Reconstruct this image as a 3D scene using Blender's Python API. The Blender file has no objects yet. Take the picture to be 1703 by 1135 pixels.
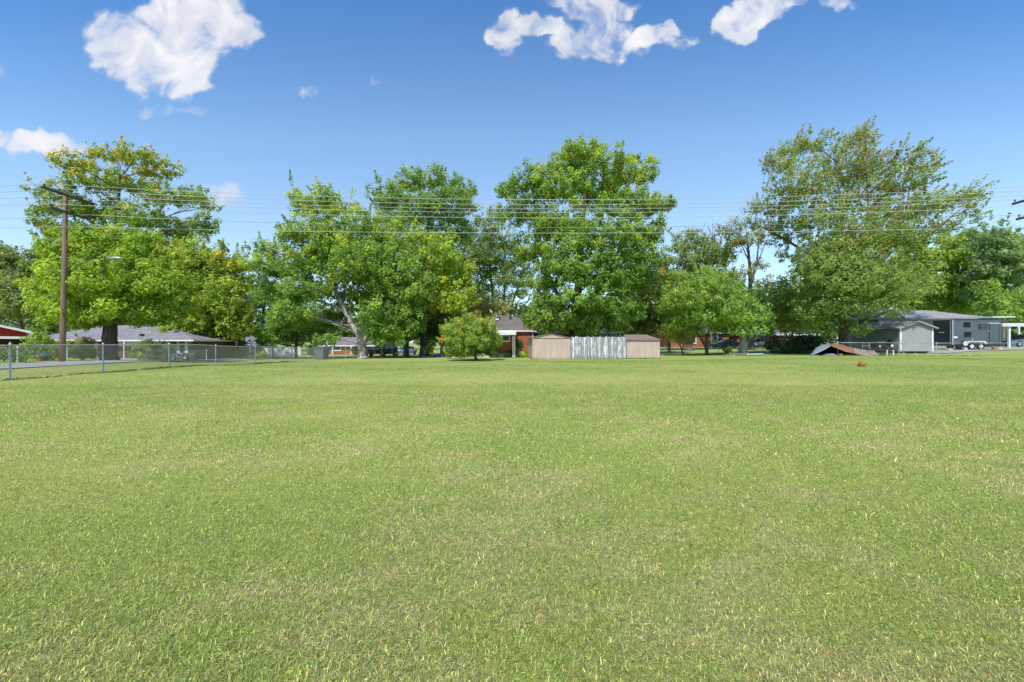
import bpy, math, random
import numpy as np
from mathutils import Vector, Matrix

random.seed(7)
RNG = np.random.default_rng(11)
scene = bpy.context.scene
COL = scene.collection
F, CX, HY, CAMZ = 757.0, 851.5, 570.0, 1.3
R = math.radians

# ------------------------------------------------------------------ terrain
CTRL = [(-40, -30, 0), (0, -30, 0), (40, -30, 0), (0, 0, 0), (-17, 5, 0), (17, 5, 0), (0, 10, 0), (-17.5, 16, .0),
        (17, 16, .0), (0, 20, 0), (-17.8, 23.5, 0), (-17.8, 31, -.2), (-18, 42.6, -.42), (-17, 57, -.64), (-11.4, 58, -.56),
        (-28, 28.5, .1), (-26, 39, -.34), (-24.6, 21.8, 0), (-2.8, 38, -.22), (2, 39, -.15), (8, 39.5, -.13), (13, 39.5, -.12),
        (38, 41, .0), (43, 42, .02), (25, 41, .08), (31, 41, .1), (23, 45, 0), (20, 50, -.08), (27, 52, .02), (39, 46, .28), (50, 50, .5),
        (58, 54, .75), (48, 60, .65), (33, 72, .3), (20, 70, .1), (33, 90, .4), (55, 80, .8), (80, 60, .9), (-45, 52, -.5), (-36, 52, -.6), (-44, 40, -.1),
        (-60, 92, -1.4), (-36, 85, -1.05), (-28, 90, -1.0), (-31, 62, -.95), (-17, 68, -.75), (0, 75, -.45), (-6, 54, -.4), (0, 55, -.4),
        (10, 58, -.3), (0, 30, -.05), (20, 30, 0), (-10, 45, -.35), (-80, 60, -.6), (-80, 110, -1.2), (0, 110, -.4), (80, 110, .7),
        (-60, 20, .2), (60, 20, .2), (-60, 0, .1), (60, 0, .1)]
CT = np.array(CTRL, float)


def tz(x, y):
    x = np.asarray(x, float); y = np.asarray(y, float)
    num = np.zeros_like(x); den = np.zeros_like(x)
    for cx, cy, cz in CT:
        w = 1.0 / ((x - cx) ** 2 + (y - cy) ** 2 + 16.0) ** 2
        num += w * cz; den += w
    return num / den


def gz(x, y):
    return float(tz(np.array([x]), np.array([y]))[0])


def PX(px, d):
    return (px - CX) / F * d


def PZ(py, d):
    return CAMZ - (py - HY) * d / F


def vnoise(x, y, s, seed):
    x = x / s; y = y / s
    xi = np.floor(x).astype(np.int64); yi = np.floor(y).astype(np.int64)
    fx = x - xi; fy = y - yi
    fx = fx * fx * (3 - 2 * fx); fy = fy * fy * (3 - 2 * fy)

    def h(a, b):
        n = (a * 374761393 + b * 668265263 + seed * 974711) & 0x7fffffff
        n = ((n ^ (n >> 13)) * 1274126177) & 0x7fffffff
        return ((n ^ (n >> 16)) & 0xffff) / 65535.0
    return (h(xi, yi) * (1 - fx) * (1 - fy) + h(xi + 1, yi) * fx * (1 - fy) + h(xi, yi + 1) * (1 - fx) * fy + h(xi + 1, yi + 1) * fx * fy)


# ------------------------------------------------------------------ materials
def new_mat(name):
    m = bpy.data.materials.new(name); m.use_nodes = True
    nt = m.node_tree; nt.nodes.clear()
    out = nt.nodes.new('ShaderNodeOutputMaterial')
    return m, nt, out


def ramp(nt, fac, stops):
    r = nt.nodes.new('ShaderNodeValToRGB')
    els = r.color_ramp.elements
    while len(els) < len(stops):
        els.new(.5)
    for e, (p, c) in zip(els, stops):
        e.position = p; e.color = (*c, 1)
    nt.links.new(fac, r.inputs[0])
    return r.outputs[0]


def noise(nt, vec, scale, detail=4, rough=.6):
    n = nt.nodes.new('ShaderNodeTexNoise'); n.inputs['Scale'].default_value = scale
    n.inputs['Detail'].default_value = detail; n.inputs['Roughness'].default_value = rough
    if vec is not None:
        nt.links.new(vec, n.inputs['Vector'])
    return n.outputs['Fac']


def mixc(nt, fac, a, b, mode='MIX'):
    n = nt.nodes.new('ShaderNodeMix'); n.data_type = 'RGBA'; n.blend_type = mode
    for val, sock in ((fac, n.inputs[0]), (a, n.inputs[6]), (b, n.inputs[7])):
        if hasattr(val, 'links') or isinstance(val, bpy.types.NodeSocket):
            nt.links.new(val, sock)
        elif isinstance(val, (int, float)):
            sock.default_value = val
        else:
            sock.default_value = (*val, 1)
    return n.outputs[2]


def math_n(nt, op, a, b=None, clamp=False):
    n = nt.nodes.new('ShaderNodeMath'); n.operation = op; n.use_clamp = clamp
    for v, s in ((a, n.inputs[0]), (b, n.inputs[1])):
        if v is None:
            continue
        if isinstance(v, bpy.types.NodeSocket):
            nt.links.new(v, s)
        else:
            s.default_value = v
    return n.outputs[0]


def objco(nt, scale=(1, 1, 1), kind='Object'):
    tc = nt.nodes.new('ShaderNodeTexCoord'); mp = nt.nodes.new('ShaderNodeMapping')
    mp.inputs['Scale'].default_value = scale
    nt.links.new(tc.outputs[kind], mp.inputs['Vector'])
    return mp.outputs[0]


def basic(name, c, rough=.7, var=.25, scale=3.0, metal=0.0, spec=.3, c2=None, stretch=(1, 1, 1), bump=0.0):
    """Paint-like surface: two tones broken up by noise at two scales, a little bump."""
    m, nt, out = new_mat(name)
    b = nt.nodes.new('ShaderNodeBsdfPrincipled')
    v = objco(nt, stretch)
    f1 = noise(nt, v, scale, 5, .65)
    lo = tuple(x * (1 - var) for x in c); hi = tuple(min(1, x * (1 + var)) for x in (c2 or c))
    col = ramp(nt, f1, [(.3, lo), (.7, hi)])
    f2 = noise(nt, v, scale * 9, 3, .6)
    col = mixc(nt, .25, col, ramp(nt, f2, [(.3, tuple(x * .6 for x in c)), (.7, hi)]))
    nt.links.new(col, b.inputs['Base Color'])
    b.inputs['Roughness'].default_value = rough; b.inputs['Metallic'].default_value = metal
    b.inputs['Specular IOR Level'].default_value = spec
    if bump:
        bp = nt.nodes.new('ShaderNodeBump'); bp.inputs['Strength'].default_value = bump; bp.inputs['Distance'].default_value = .02
        nt.links.new(f2, bp.inputs['Height']); nt.links.new(bp.outputs[0], b.inputs['Normal'])
    nt.links.new(b.outputs[0], out.inputs[0])
    return m


def brick_mat(name, c1, c2, mortar):
    m, nt, out = new_mat(name)
    tc = nt.nodes.new('ShaderNodeTexCoord'); sp = nt.nodes.new('ShaderNodeSeparateXYZ')
    nt.links.new(tc.outputs['Object'], sp.inputs[0])
    cb = nt.nodes.new('ShaderNodeCombineXYZ')
    nt.links.new(math_n(nt, 'ADD', sp.outputs[0], sp.outputs[1]), cb.inputs[0]); nt.links.new(sp.outputs[2], cb.inputs[1])
    br = nt.nodes.new('ShaderNodeTexBrick')
    br.inputs['Scale'].default_value = 1; br.inputs['Brick Width'].default_value = .22; br.inputs['Row Height'].default_value = .075
    br.inputs['Mortar Size'].default_value = .008
    br.inputs['Color1'].default_value = (*c1, 1); br.inputs['Color2'].default_value = (*c2, 1); br.inputs['Mortar'].default_value = (*mortar, 1)
    nt.links.new(cb.outputs[0], br.inputs['Vector'])
    f = noise(nt, tc.outputs['Object'], 1.3, 4)
    col = mixc(nt, .6, br.outputs['Color'], ramp(nt, f, [(.3, (.55, .55, .55)), (.7, (1.15, 1.1, 1.1))]), 'MULTIPLY')
    b = nt.nodes.new('ShaderNodeBsdfPrincipled'); b.inputs['Roughness'].default_value = .9
    b.inputs['Specular IOR Level'].default_value = .15
    nt.links.new(col, b.inputs['Base Color']); nt.links.new(b.outputs[0], out.inputs[0])
    return m


def shingle_mat(name, c):
    m, nt, out = new_mat(name)
    tc = nt.nodes.new('ShaderNodeTexCoord'); sp = nt.nodes.new('ShaderNodeSeparateXYZ')
    nt.links.new(tc.outputs['Object'], sp.inputs[0])
    cb = nt.nodes.new('ShaderNodeCombineXYZ')
    nt.links.new(math_n(nt, 'ADD', sp.outputs[0], math_n(nt, 'MULTIPLY', sp.outputs[1], .3)), cb.inputs[0])
    nt.links.new(math_n(nt, 'MULTIPLY', sp.outputs[2], 2.4), cb.inputs[1])
    br = nt.nodes.new('ShaderNodeTexBrick'); br.inputs['Scale'].default_value = 1
    br.inputs['Brick Width'].default_value = .3; br.inputs['Row Height'].default_value = .14; br.inputs['Mortar Size'].default_value = .012
    br.inputs['Color1'].default_value = (*[x * 1.15 for x in c], 1); br.inputs['Color2'].default_value = (*[x * .82 for x in c], 1)
    br.inputs['Mortar'].default_value = (*[x * .5 for x in c], 1)
    nt.links.new(cb.outputs[0], br.inputs['Vector'])
    f = noise(nt, objco(nt, (1, 1, .35)), 1.1, 6, .7)
    col = mixc(nt, .75, br.outputs['Color'], ramp(nt, f, [(.3, (.62, .6, .58)), (.7, (1.2, 1.18, 1.15))]), 'MULTIPLY')
    b = nt.nodes.new('ShaderNodeBsdfPrincipled'); b.inputs['Roughness'].default_value = .95
    b.inputs['Specular IOR Level'].default_value = .1
    nt.links.new(col, b.inputs['Base Color']); nt.links.new(b.outputs[0], out.inputs[0])
    return m


def leaf_mat(name, trans=.4, warm=(1.25, 1.2, .5)):
    m, nt, out = new_mat(name)
    at = nt.nodes.new('ShaderNodeAttribute'); at.attribute_name = 'col'
    df = nt.nodes.new('ShaderNodeBsdfPrincipled'); df.inputs['Roughness'].default_value = .5
    df.inputs['Specular IOR Level'].default_value = .22
    nt.links.new(at.outputs['Color'], df.inputs['Base Color'])
    tr = nt.nodes.new('ShaderNodeBsdfTranslucent')
    nt.links.new(mixc(nt, 1.0, at.outputs['Color'], warm, 'MULTIPLY'), tr.inputs[0])
    mx = nt.nodes.new('ShaderNodeMixShader'); mx.inputs[0].default_value = trans
    nt.links.new(df.outputs[0], mx.inputs[1]); nt.links.new(tr.outputs[0], mx.inputs[2])
    nt.links.new(mx.outputs[0], out.inputs[0])
    return m


def glass_mat(name, c=(.03, .035, .04), rough=.12):
    m, nt, out = new_mat(name)
    b = nt.nodes.new('ShaderNodeBsdfPrincipled'); b.inputs['Roughness'].default_value = rough
    f = noise(nt, objco(nt), 2.5, 2)
    nt.links.new(ramp(nt, f, [(.35, tuple(x * .6 for x in c)), (.65, tuple(x * 1.7 for x in c))]), b.inputs['Base Color'])
    b.inputs['Specular IOR Level'].default_value = .7
    nt.links.new(b.outputs[0], out.inputs[0])
    return m


def peel_mat(name):
    m, nt, out = new_mat(name)
    v = objco(nt, (9, 9, 1.1)); v2 = objco(nt, (7.5, 7.5, .08))
    f = noise(nt, v, 1.6, 8, .75); g = noise(nt, v2, 1.0, 2, .5)
    s = math_n(nt, 'ADD', math_n(nt, 'MULTIPLY', f, .75), math_n(nt, 'MULTIPLY', g, .5))
    wood = ramp(nt, noise(nt, objco(nt, (30, 30, 1.2)), 2, 4), [(.3, (.13, .13, .125)), (.7, (.34, .34, .33))])
    paint = ramp(nt, noise(nt, v, 3, 3), [(.3, (.62, .62, .62)), (.7, (.82, .81, .8))])
    k = ramp(nt, s, [(.61, (0, 0, 0)), (.69, (1, 1, 1))])
    col = mixc(nt, k, wood, paint)
    # boards darker towards the foot, broken up by the noise
    tc = nt.nodes.new('ShaderNodeTexCoord'); sp = nt.nodes.new('ShaderNodeSeparateXYZ'); nt.links.new(tc.outputs['Object'], sp.inputs[0])
    low = ramp(nt, math_n(nt, 'ADD', sp.outputs[2], math_n(nt, 'MULTIPLY', f, .3)), [(.1, (.5, .5, .46)), (.55, (1, 1, 1))])
    col = mixc(nt, .9, col, low, 'MULTIPLY')
    b = nt.nodes.new('ShaderNodeBsdfPrincipled'); b.inputs['Roughness'].default_value = .9
    nt.links.new(col, b.inputs['Base Color'])
    bp = nt.nodes.new('ShaderNodeBump'); bp.inputs['Strength'].default_value = .4; bp.inputs['Distance'].default_value = .01
    nt.links.new(k, bp.inputs['Height']); nt.links.new(bp.outputs[0], b.inputs['Normal'])
    nt.links.new(b.outputs[0], out.inputs[0])
    return m


def tan_metal(name):
    m, nt, out = new_mat(name)
    v = objco(nt, (3, 3, .25))
    f = noise(nt, v, 2.2, 6, .7); g = noise(nt, objco(nt), 1.0, 5)
    col = ramp(nt, f, [(.3, (.425, .32, .25)), (.62, (.53, .41, .335))])
    col = mixc(nt, .5, col, ramp(nt, g, [(.3, (.8, .78, .75)), (.7, (1.05, 1.05, 1.05))]), 'MULTIPLY')
    tc = nt.nodes.new('ShaderNodeTexCoord'); sp = nt.nodes.new('ShaderNodeSeparateXYZ'); nt.links.new(tc.outputs['Object'], sp.inputs[0])
    low = ramp(nt, math_n(nt, 'ADD', sp.outputs[2], math_n(nt, 'MULTIPLY', f, .3)), [(.12, (.62, .6, .52)), (.34, (1, 1, 1))])
    col = mixc(nt, .8, col, low, 'MULTIPLY')
    b = nt.nodes.new('ShaderNodeBsdfPrincipled'); b.inputs['Roughness'].default_value = .6
    b.inputs['Specular IOR Level'].default_value = .25
    nt.links.new(col, b.inputs['Base Color']); nt.links.new(b.outputs[0], out.inputs[0])
    return m


def rust_mat(name, lo, hi, rust=.5):
    m, nt, out = new_mat(name)
    v = objco(nt)
    f = noise(nt, v, 1.3, 8, .7); g = noise(nt, objco(nt, (1.2, 5, 1)), 2.0, 5, .7)
    base = ramp(nt, g, [(.3, lo), (.7, hi)])
    rs = ramp(nt, g, [(.3, (.12, .045, .02)), (.7, (.4, .15, .06))])
    k = ramp(nt, f, [(rust - .06, (1, 1, 1)), (rust + .06, (0, 0, 0))])
    col = mixc(nt, k, base, rs)
    b = nt.nodes.new('ShaderNodeBsdfPrincipled'); b.inputs['Roughness'].default_value = .55
    nt.links.new(col, b.inputs['Base Color']); nt.links.new(b.outputs[0], out.inputs[0])
    return m


def siding_mat(name, c, step=.3):
    m, nt, out = new_mat(name)
    tc = nt.nodes.new('ShaderNodeTexCoord'); sp = nt.nodes.new('ShaderNodeSeparateXYZ'); nt.links.new(tc.outputs['Object'], sp.inputs[0])
    u = math_n(nt, 'FRACT', math_n(nt, 'DIVIDE', math_n(nt, 'ADD', sp.outputs[0], sp.outputs[1]), step))
    line = ramp(nt, u, [(.0, (.6, .6, .6)), (.07, (1, 1, 1))])
    f = noise(nt, objco(nt, (1, 1, .4)), 2.0, 5)
    col = mixc(nt, 1.0, ramp(nt, f, [(.3, tuple(x * .88 for x in c)), (.7, tuple(x * 1.08 for x in c))]), line, 'MULTIPLY')
    b = nt.nodes.new('ShaderNodeBsdfPrincipled'); b.inputs['Roughness'].default_value = .8
    b.inputs['Specular IOR Level'].default_value = .2
    nt.links.new(col, b.inputs['Base Color']); nt.links.new(b.outputs[0], out.inputs[0])
    return m


def bark_mat(name, c):
    return basic(name, c, .95, .45, 4.0, spec=.05, stretch=(3, 3, .6), bump=.5)


M = {}
M['leaf'] = leaf_mat('leaf', .55, (1.22, 1.22, .62))
M['bark'] = bark_mat('bark', (.13, .11, .09))
M['bark_pale'] = bark_mat('bark_pale', (.4, .37, .33))
M['bark_dark'] = bark_mat('bark_dark', (.11, .092, .075))
M['brick_orange'] = brick_mat('brick_orange', (.42, .115, .045), (.33, .085, .035), (.36, .2, .13))
M['brick_red'] = brick_mat('brick_red', (.34, .11, .07), (.25, .08, .055), (.35, .25, .2))
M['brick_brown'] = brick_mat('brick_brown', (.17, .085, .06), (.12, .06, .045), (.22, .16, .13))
M['roof_grey'] = shingle_mat('roof_grey', (.235, .225, .235))
M['roof_brown'] = shingle_mat('roof_brown', (.19, .165, .155))
M['roof_shed'] = shingle_mat('roof_shed', (.33, .325, .33))
M['white'] = basic('white_paint', (.74, .74, .73), .55, .1, 2.0)
M['white_dirty'] = basic('white_dirty', (.6, .6, .57), .6, .2, 3.0)
M['glass'] = glass_mat('dark_glass', (.018, .02, .022), .3)
M['glass_blue'] = glass_mat('car_glass', (.04, .055, .07), .06)
M['galv'] = basic('galvanised', (.42, .44, .46), .45, .2, 6.0, metal=.5)
M['galv_blue'] = basic('galvanised_post', (.36, .43, .49), .5, .15, 4.0, metal=.25)
M['wire'] = basic('fence_wire', (.48, .44, .40), .5, .15, 4.0, metal=.2)
M['line'] = basic('line_wire', (.46, .46, .45), .5, .1, 2.0)
M['polewood'] = basic('pole_wood', (.2, .128, .088), .95, .35, 3.0, stretch=(4, 4, .4), bump=.4)
M['armwood'] = basic('arm_wood', (.1, .085, .075), .95, .35, 3.0, bump=.3)
M['concrete'] = basic('concrete', (.47, .44, .4), .9, .15, 1.5)
M['dark'] = basic('dark_plastic', (.03, .032, .035), .6, .3, 4.0)
M['black'] = basic('black_metal', (.02, .02, .02), .5, .3, 4.0)
M['tan'] = tan_metal('tan_metal')
M['tan_roof'] = basic('shed_roof_metal', (.21, .145, .125), .7, .3, 2.5, stretch=(6, 1, 1))
M['peel'] = peel_mat('peeling_paint')
M['fence_grey'] = basic('old_wood', (.2, .19, .18), .95, .35, 4, stretch=(6, 6, .6))
M['shed_grey'] = siding_mat('grey_siding', (.32, .308, .325))
M['red_siding'] = siding_mat('red_siding', (.36, .035, .025), .22)
M['trailer'] = basic('trailer_skin', (.085, .102, .115), .42, .25, 1.2, spec=.45)
M['trailer_dark'] = basic('trailer_door', (.033, .036, .042), .5, .2, 1.2, spec=.35)
M['tyre'] = basic('tyre_rubber', (.018, .018, .018), .85, .2, 5)
M['rim'] = basic('white_rim', (.62, .63, .65), .4, .1, 5)
M['wood'] = basic('plank_wood', (.3, .18, .11), .9, .3, 3, stretch=(1, 6, 6))
M['wood_pale'] = basic('pale_plank', (.55, .5, .45), .9, .2, 3, stretch=(1, 6, 6))
M['rust'] = rust_mat('rusty_sheet', (.16, .14, .13), (.32, .28, .26), .57)
M['zinc'] = rust_mat('zinc_sheet', (.13, .165, .185), (.25, .30, .33), .36)
M['mixed_sheet'] = rust_mat('mottled_sheet', (.16, .15, .14), (.38, .35, .31), .47)
M['rust_shaded'] = basic('shaded_rust', (.06, .035, .025), .8, .3, 3)  # rust brown darkened to paint the shade inside the scrap heap
M['pane_black'] = basic('smoked_pane', (.012, .013, .015), .5, .2, 3, spec=.2)
M['orange'] = basic('orange_plastic', (.85, .12, .02), .5, .15, 3)
M['teal'] = basic('teal_plastic', (.08, .38, .4), .5, .2, 3)
M['red'] = basic('red_plastic', (.55, .06, .05), .5, .2, 3)
M['bluegrey'] = basic('bluegrey_plastic', (.10, .13, .16), .55, .2, 3)
M['soil'] = basic('soil', (.2, .14, .09), 1, .4, 4)


# ------------------------------------------------------------------ mesh helpers
class MB:
    def __init__(s):
        s.v = []; s.f = []

    def box(s, c, size, rz=0.0, rx=0.0, ry=0.0):
        m = Matrix.Rotation(rz, 3, 'Z') @ Matrix.Rotation(ry, 3, 'Y') @ Matrix.Rotation(rx, 3, 'X')
        n = len(s.v)
        for sx in (-.5, .5):
            for sy in (-.5, .5):
                for sz in (-.5, .5):
                    p = m @ Vector((sx * size[0], sy * size[1], sz * size[2]))
                    s.v.append((p.x + c[0], p.y + c[1], p.z + c[2]))
        for q in ((0, 1, 3, 2), (4, 6, 7, 5), (0, 4, 5, 1), (2, 3, 7, 6), (0, 2, 6, 4), (1, 5, 7, 3)):
            s.f.append(tuple(n + i for i in q))
        return s

    def b(s, x0, x1, y0, y1, z0, z1):
        return s.box(((x0 + x1) / 2, (y0 + y1) / 2, (z0 + z1) / 2), (x1 - x0, y1 - y0, z1 - z0))

    def poly(s, pts):
        n = len(s.v); s.v += [tuple(p) for p in pts]; s.f.append(tuple(range(n, n + len(pts)))); return s

    def prism(s, poly2, axis, a, b):
        """polygon in the plane across `axis`, extruded from a to b. axis 0: (y,z), 1: (x,z), 2: (x,y)"""
        n = len(s.v); k = len(poly2)
        for t in (a, b):
            for p in poly2:
                s.v.append((t, p[0], p[1]) if axis == 0 else (p[0], t, p[1]) if axis == 1 else (p[0], p[1], t))
        s.f.append(tuple(range(n, n + k))); s.f.append(tuple(range(n + 2 * k - 1, n + k - 1, -1)))
        for i in range(k):
            j = (i + 1) % k
            s.f.append((n + i, n + k + i, n + k + j, n + j))
        return s

    def tube(s, pts, rad, n=8, cap=True):
        pts = [Vector(p) for p in pts]
        if not hasattr(rad, '__len__'):
            rad = [rad] * len(pts)
        base = len(s.v)
        for i, p in enumerate(pts):
            t = (pts[min(i + 1, len(pts) - 1)] - pts[max(i - 1, 0)])
            if t.length < 1e-6:
                t = Vector((0, 0, 1))
            t.normalize()
            u = t.cross(Vector((0, 1, 0)) if abs(t.y) < .9 else Vector((1, 0, 0))); u.normalize(); w = t.cross(u)
            for k in range(n):
                a = 2 * math.pi * k / n
                q = p + (u * math.cos(a) + w * math.sin(a)) * rad[i]
                s.v.append((q.x, q.y, q.z))
        for i in range(len(pts) - 1):
            for k in range(n):
                k2 = (k + 1) % n
                s.f.append((base + i * n + k, base + i * n + k2, base + (i + 1) * n + k2, base + (i + 1) * n + k))
        if cap:
            s.f.append(tuple(base + k for k in range(n - 1, -1, -1)))
            e = base + (len(pts) - 1) * n
            s.f.append(tuple(e + k for k in range(n)))
        return s

    def lathe(s, prof, c=(0, 0, 0), n=16):
        base = len(s.v)
        for r, z in prof:
            for k in range(n):
                a = 2 * math.pi * k / n
                s.v.append((c[0] + r * math.cos(a), c[1] + r * math.sin(a), c[2] + z))
        for i in range(len(prof) - 1):
            for k in range(n):
                k2 = (k + 1) % n
                s.f.append((base + i * n + k, base + i * n + k2, base + (i + 1) * n + k2, base + (i + 1) * n + k))
        s.f.append(tuple(base + k for k in range(n - 1, -1, -1)))
        e = base + (len(prof) - 1) * n
        s.f.append(tuple(e + k for k in range(n)))
        return s

    def loft(s, rings):
        base = len(s.v); n = len(rings[0])
        for r in rings:
            s.v += [tuple(p) for p in r]
        for i in range(len(rings) - 1):
            for k in range(n):
                k2 = (k + 1) % n
                s.f.append((base + i * n + k, base + i * n + k2, base + (i + 1) * n + k2, base + (i + 1) * n + k))
        s.f.append(tuple(base + k for k in range(n - 1, -1, -1)))
        e = base + (len(rings) - 1) * n
        s.f.append(tuple(e + k for k in range(n)))
        return s

    def sub(s, loc):
        s.v = [(x - loc[0], y - loc[1], z - loc[2]) for x, y, z in s.v]; return s

    def build(s, name, mat, parent=None, label=None, smooth=False, bevel=0.0):
        me = bpy.data.meshes.new(name); me.from_pydata(s.v, [], s.f); me.update()
        me.materials.append(mat)
        if smooth:
            me.polygons.foreach_set('use_smooth', [True] * len(me.polygons))
        o = bpy.data.objects.new(name, me); COL.objects.link(o)
        if parent is not None:
            o.parent = parent
        if label:
            o['label'] = label
        if bevel:
            md = o.modifiers.new('bevel', 'BEVEL'); md.width = bevel; md.segments = 2; md.limit_method = 'ANGLE'
        return o


def tag(o, label, cat, group=None, kind=None):
    if label: o['label'] = label
    if cat: o['category'] = cat
    if group: o['group'] = group
    if kind: o['kind'] = kind
    return o


def thing(name, label, cat, loc=(0, 0, 0), rz=0.0, group=None):
    o = bpy.data.objects.new(name, None); COL.objects.link(o)
    o.location = loc; o.rotation_euler = (0, 0, rz); o.empty_display_size = .2
    return tag(o, label, cat, group)


def dup(root, loc, rz=0.0, label=None):
    def cp(o, parent):
        c = o.copy(); COL.objects.link(c); c.parent = parent
        for ch in o.children:
            cp(ch, c)
        return c
    r = cp(root, None); r.location = loc; r.rotation_euler = (0, 0, rz)
    if label: r['label'] = label
    return r


def np_mesh(name, verts, quads, mat, parent=None, col=None, tris=None):
    me = bpy.data.meshes.new(name)
    nq = len(quads); nt_ = 0 if tris is None else len(tris)
    me.vertices.add(len(verts)); me.vertices.foreach_set('co', verts.astype(np.float32).ravel())
    li = quads.ravel() if nt_ == 0 else np.concatenate([quads.ravel(), tris.ravel()])
    me.loops.add(len(li)); me.loops.foreach_set('vertex_index', li.astype(np.int32))
    me.polygons.add(nq + nt_)
    ls = np.arange(nq) * 4
    if nt_:
        ls = np.concatenate([ls, nq * 4 + np.arange(nt_) * 3])
    me.polygons.foreach_set('loop_start', ls.astype(np.int32))
    me.update(calc_edges=True)
    if col is not None:
        a = me.attributes.new('col', 'FLOAT_COLOR', 'POINT')
        a.data.foreach_set('color', np.concatenate([col, np.ones((len(col), 1))], 1).astype(np.float32).ravel())
    me.materials.append(mat)
    o = bpy.data.objects.new(name, me); COL.objects.link(o)
    if parent is not None:
        o.parent = parent
    return o


# ------------------------------------------------------------------ foliage
def norm(a):
    return a / np.maximum(np.linalg.norm(a, axis=1, keepdims=True), 1e-6)


def leaves(lobes, L, W, fill, cols, tip=None, tipfrac=.3, flat=.7, clump=.6, droop=.2, seed=0, up=.35, wind=None, shoot=.1, sdir=(0, 0, .75)):
    """lobes: list of (cx,cy,cz,rx,ry,rz). Leaf-sized rhombs gathered in clumps; returns verts, quads, colours."""
    rng = np.random.default_rng(seed)
    C, O, CC, T = [], [], [], []
    zs = [l[2] + l[5] for l in lobes]; zmax = max(zs); zmin = min(l[2] - l[5] for l in lobes)
    cols = np.array(cols, float) * LEAFGAIN; fill = fill * FILLK
    if tip is not None: tip = tuple(t_ * LEAFGAIN for t_ in tip)
    for (cx, cy, cz, rx, ry, rz) in lobes:
        area = math.pi * rx * rz
        n = int(fill * area / (.5 * L * W))
        ncl = max(5, int(area / (clump * clump * .62)))
        u = norm(rng.normal(size=(ncl, 3))); u[:, 2] = np.where(u[:, 2] < -.25, u[:, 2] * .6, u[:, 2])
        rad = .2 + .84 * rng.random(ncl) ** .6
        cc = np.stack([cx + u[:, 0] * rx * rad, cy + u[:, 1] * ry * rad, cz + u[:, 2] * rz * rad], 1)
        csz = clump * rng.uniform(.5, 1.25, ncl)
        w = csz ** 2; idx = rng.choice(ncl, n, p=w / w.sum())
        d = norm(rng.normal(size=(n, 3)))
        r = rng.random(n) ** .45
        off = d * (csz[idx] * r)[:, None]; off[:, 2] *= flat
        sh = (rng.random(ncl) < shoot)[idx]
        ln = rng.random(n) * csz[idx] * 1.8
        off[sh] = (u[idx] * .7 + np.array(sdir))[sh] * ln[sh][:, None] + d[sh] * (csz[idx][sh] * .42 * (1.15 - ln[sh] / (csz[idx][sh] * 1.8)))[:, None]
        c = cc[idx] + off
        c[:, 2] -= droop * np.hypot(off[:, 0], off[:, 1])
        lob = norm(np.stack([(c[:, 0] - cx) / rx, (c[:, 1] - cy) / ry, (c[:, 2] - cz) / rz], 1))
        nrm = norm(d * .8 + lob * .4 + np.array([-.05, -.32, up + .1]) + rng.normal(size=(n, 3)) * .3)
        ccol = cols[rng.integers(0, len(cols), ncl)] * rng.lognormal(0, .2, ncl)[:, None]
        col = ccol[idx] * .65 + cols[rng.integers(0, len(cols), n)] * .35
        col = col * rng.lognormal(0, .2, n)[:, None]
        if tip is not None:
            h = (c[:, 2] - zmin) / (zmax - zmin)
            k = (rng.random(ncl)[idx] * .75 + rng.random(n) * .25) < tipfrac * np.clip(h * 1.7, .15, 1.6)
            col[k] = np.array(tip) * rng.lognormal(0, .2, k.sum())[:, None]
        C.append(c); O.append(nrm); CC.append(col)
    c = np.concatenate(C); nrm = np.concatenate(O); col = np.concatenate(CC); n = len(c)
    t = rng.normal(size=(n, 3)); t[:, 2] -= .5
    if wind is not None:
        t = t * .5 + np.array(wind)
    t -= (t * nrm).sum(1, keepdims=True) * nrm; t = norm(t)
    s = np.cross(nrm, t)
    sc = rng.uniform(.6, 1.35, n)[:, None]
    a = t * L * .5 * sc; b = s * W * .5 * sc; k = nrm * (W * .12) * sc
    v = np.stack([c - a, c + b + k, c + a, c - b + k], 1).reshape(-1, 3)
    q = np.arange(n * 4).reshape(-1, 4)
    return v, q, np.repeat(col, 4, 0)


LEAFGAIN = 3.0; FILLK = 1.75
GREEN = [(.09, .13, .02), (.072, .112, .02), (.108, .145, .024)]
YGREEN = [(.11, .15, .016), (.09, .132, .018), (.13, .162, .018)]
OLIVE = [(.11, .125, .03), (.085, .11, .03), (.14, .13, .03)]
DGREEN = [(.05, .078, .018), (.062, .09, .02), (.074, .102, .024)]
BGREEN = [(.055, .1, .045), (.065, .115, .05), (.05, .085, .035)]


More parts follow.
